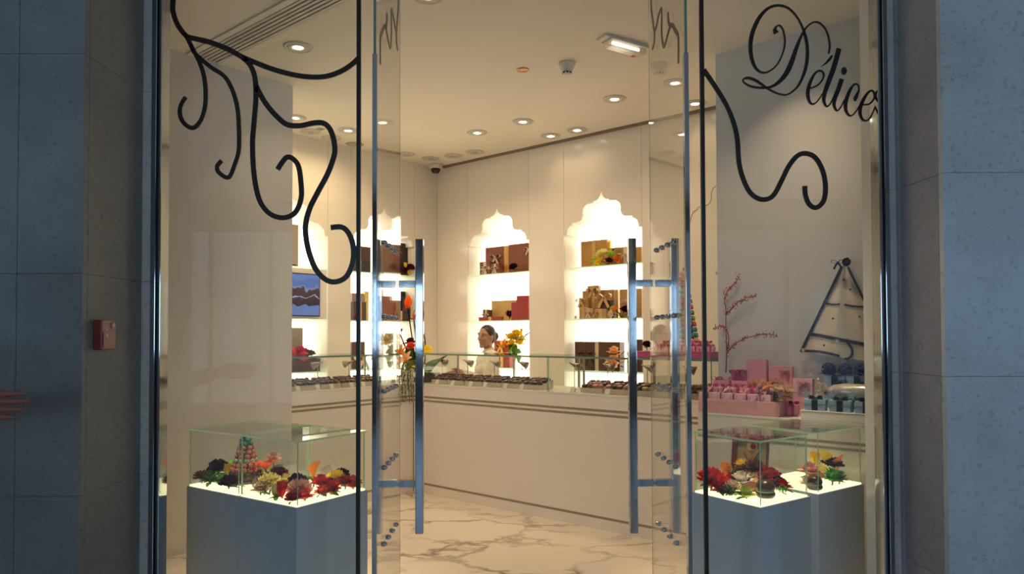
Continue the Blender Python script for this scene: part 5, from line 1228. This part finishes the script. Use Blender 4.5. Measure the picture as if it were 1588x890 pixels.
def person(label, loc, rz, H, top, skin, armL, armR, head_turn=0, sleeve=1.0, hairstyle='bun', curl=.25, close=1.0, tuck=0, voxel=.0065):
    """front is local +x. armL / armR: (elbow, wrist, hand frame)"""
    t = thing('person', label, 'person', loc, rz); k = H/1.545
    Z = lambda v: Vector((v[0]*k, v[1]*k, v[2]*k))
    b = MB(); HC = Vector((.020, 0, 0)); hc = Vector((.020, 0, 1.428))
    hb = MB(); head(hb, (0, 0, 0)); Rh = Matrix.Translation(Z(hc)) @ Matrix.Rotation(head_turn, 4, 'Z') @ Matrix.Scale(k, 4)
    hb.bm.transform(Rh); me_ = bpy.data.meshes.new('tmp'); hb.bm.to_mesh(me_); hb.bm.free(); b.bm.from_mesh(me_); bpy.data.meshes.remove(me_)
    limb(b, [Z((-.012, 0, 1.22)), Z((-.005, 0, 1.29)), Z((.008, 0, 1.36))], [.056*k, .046*k, .048*k], 14)
    limb(b, [Z((0, 0, .84)), Z((0, 0, .98)), Z((.01, 0, 1.10)), Z((-.005, 0, 1.20))], [.115*k, .095*k, .098*k, .085*k], 18)
    for s, (el, wr, Q) in ((1, armL), (-1, armR)):
        sh = Z((-.01, s*.150, 1.215))
        limb(b, [Z((-.01, s*.06, 1.22)), sh, el], [.05*k, .050*k, .040*k]); limb(b, [el, (Vector(el)*.6+Vector(wr)*.4), wr], [.039*k, .037*k, .025*k]); hand(b, wr, Q, k, curl, close, tuck)
        limb(b, [Z((0, s*.075, .86)), Z((.01, s*.085, .46)), Z((-.01, s*.085, .09))], [.088*k, .056*k, .036*k]); limb(b, [Z((-.02, s*.085, .05)), Z((.10, s*.10, .035))], [.035*k, .028*k])
    o = b.build('body', skin, t, True); remesh(o, voxel, 3)
    c = MB()
    for y in (-.05, 0, .05): limb(c, [Z((0, y*1.1, .86)), Z((0, y*.9, .99)), Z((.012, y*1.1, 1.10)), Z((-.005, y, 1.205))], [.118*k, .105*k, .116*k, .078*k], 16)
    for s, (el, wr, Q) in ((1, armL), (-1, armR)):
        sh = Z((-.01, s*.150, 1.215)); e2 = Vector(el).lerp(Vector(wr), .82*sleeve)
        limb(c, [Z((-.008, s*.05, 1.230)), sh, el], [.066*k, .064*k, .054*k]); limb(c, [el, e2], [.052*k, .040*k])
    c.ball(Z((.020, 0, 1.185)), (.105*k, .135*k, .085*k), 16, 10)
    limb(c, [Z((-.012, 0, 1.235)), Z((-.008, 0, 1.285))], [.070*k, .058*k], 16)
    o = c.build('blouse' if hairstyle == 'bun' else 'jumper', top, t, True); remesh(o, .011, 2)
    if hairstyle == 'bun':
        MB().tube([Z((.052*math.cos(a)-.004, .052*math.sin(a), 1.296-.018*math.cos(a))) for a in [i*PI/8-PI*.97 for i in range(16)]], .012*k, 8).build('collar', top, t, True)
    c = MB()
    for s in (-1, 1): limb(c, [Z((0, s*.07, .87)), Z((.012, s*.085, .46)), Z((-.01, s*.086, .07))], [.108*k, .074*k, .055*k])
    o = c.build('trousers', 'trouser', t, True); remesh(o, .014, 1)
    for s in (-1, 1):
        MB().tube(spline([tuple(Z((-.065, s*.088, .032))), tuple(Z((.0, s*.092, .045))), tuple(Z((.09, s*.10, .034))), tuple(Z((.155, s*.104, .026)))], 4), [.028*k+.012*k*math.sin(PI*i/12) for i in range(13)], 10).build('shoe', 'shoe', t, True)
    hr = bpy.data.objects.new('head_features', None)
    f = MB(); f.ball((-.020, 0, .030), (.092, .079, .094), 20, 14); f.ball((-.050, 0, -.006), (.056, .068, .078), 16, 12)
    if hairstyle == 'bun':
        f.ball((-.118, 0, .004), (.044, .050, .052), 14, 10); limb(f, [(-.05, 0, -.055), (-.07, 0, -.03)], [.04, .04])
    f.bm.transform(Rh); o = f.build('hair', 'hair', t, True); remesh(o, .007, 2)
    n0 = len(t.children); face(t, (0, 0, 0))
    for ch in t.children[n0:] if False else [c_ for c_ in t.children if c_.name.split('.')[0] in ('eye', 'eyebrow', 'lips')]:
        ch.data.transform(Rh)
        for g in ch.children: g.data.transform(Rh)
    return t
def hq(fx, up):                                           # hand frame from finger direction and thumb direction
    x = Vector(fx).normalized(); z = x.cross(Vector(up)).normalized(); y = z.cross(x); return Matrix((x, y, z)).transposed()
q = on_y(757, 524, -.33)
wp = room(q.x, -.33, 0)
rz_w = math.radians(196)
person('woman with dark hair in a bun and cream blouse behind the counter looking left', wp, rz_w, 1.545, 'blouse', 'skin',
       (Vector((.06, .20, 1.00)), Vector((.29, .10, 1.06)), hq((1, -.2, -.1), (0, -.4, 1))), (Vector((.04, -.205, 1.00)), Vector((.26, -.10, 1.07)), hq((1, .25, -.1), (0, .4, 1))), head_turn=math.radians(33))
# visitor standing left of the picture: only the outstretched fingers reach into it
k_ = 1.74/1.545
hx = at_depth(-16, 628, 2.16)
vx, vy = -2.26, 2.32          # shoulder well outside the frame
wr = Vector((hx.x-vx-.09, hx.y-vy, hx.z-.0))
person('person in dark clothes at the left edge holding out an open hand', (vx, vy, 0), 0, 1.74, 'shirt_dark', 'skin_shade',
       (Vector((.04, .235, 1.12)), Vector((.16, .20, .92)), hq((.7, 0, -.7), (.7, 0, .7))), (Vector((.14, -.26, 1.14)), wr, hq((1, .02, -.01), (0, .05, 1))), hairstyle='short', sleeve=.9, curl=.10, close=1.04, tuck=1, voxel=.003)
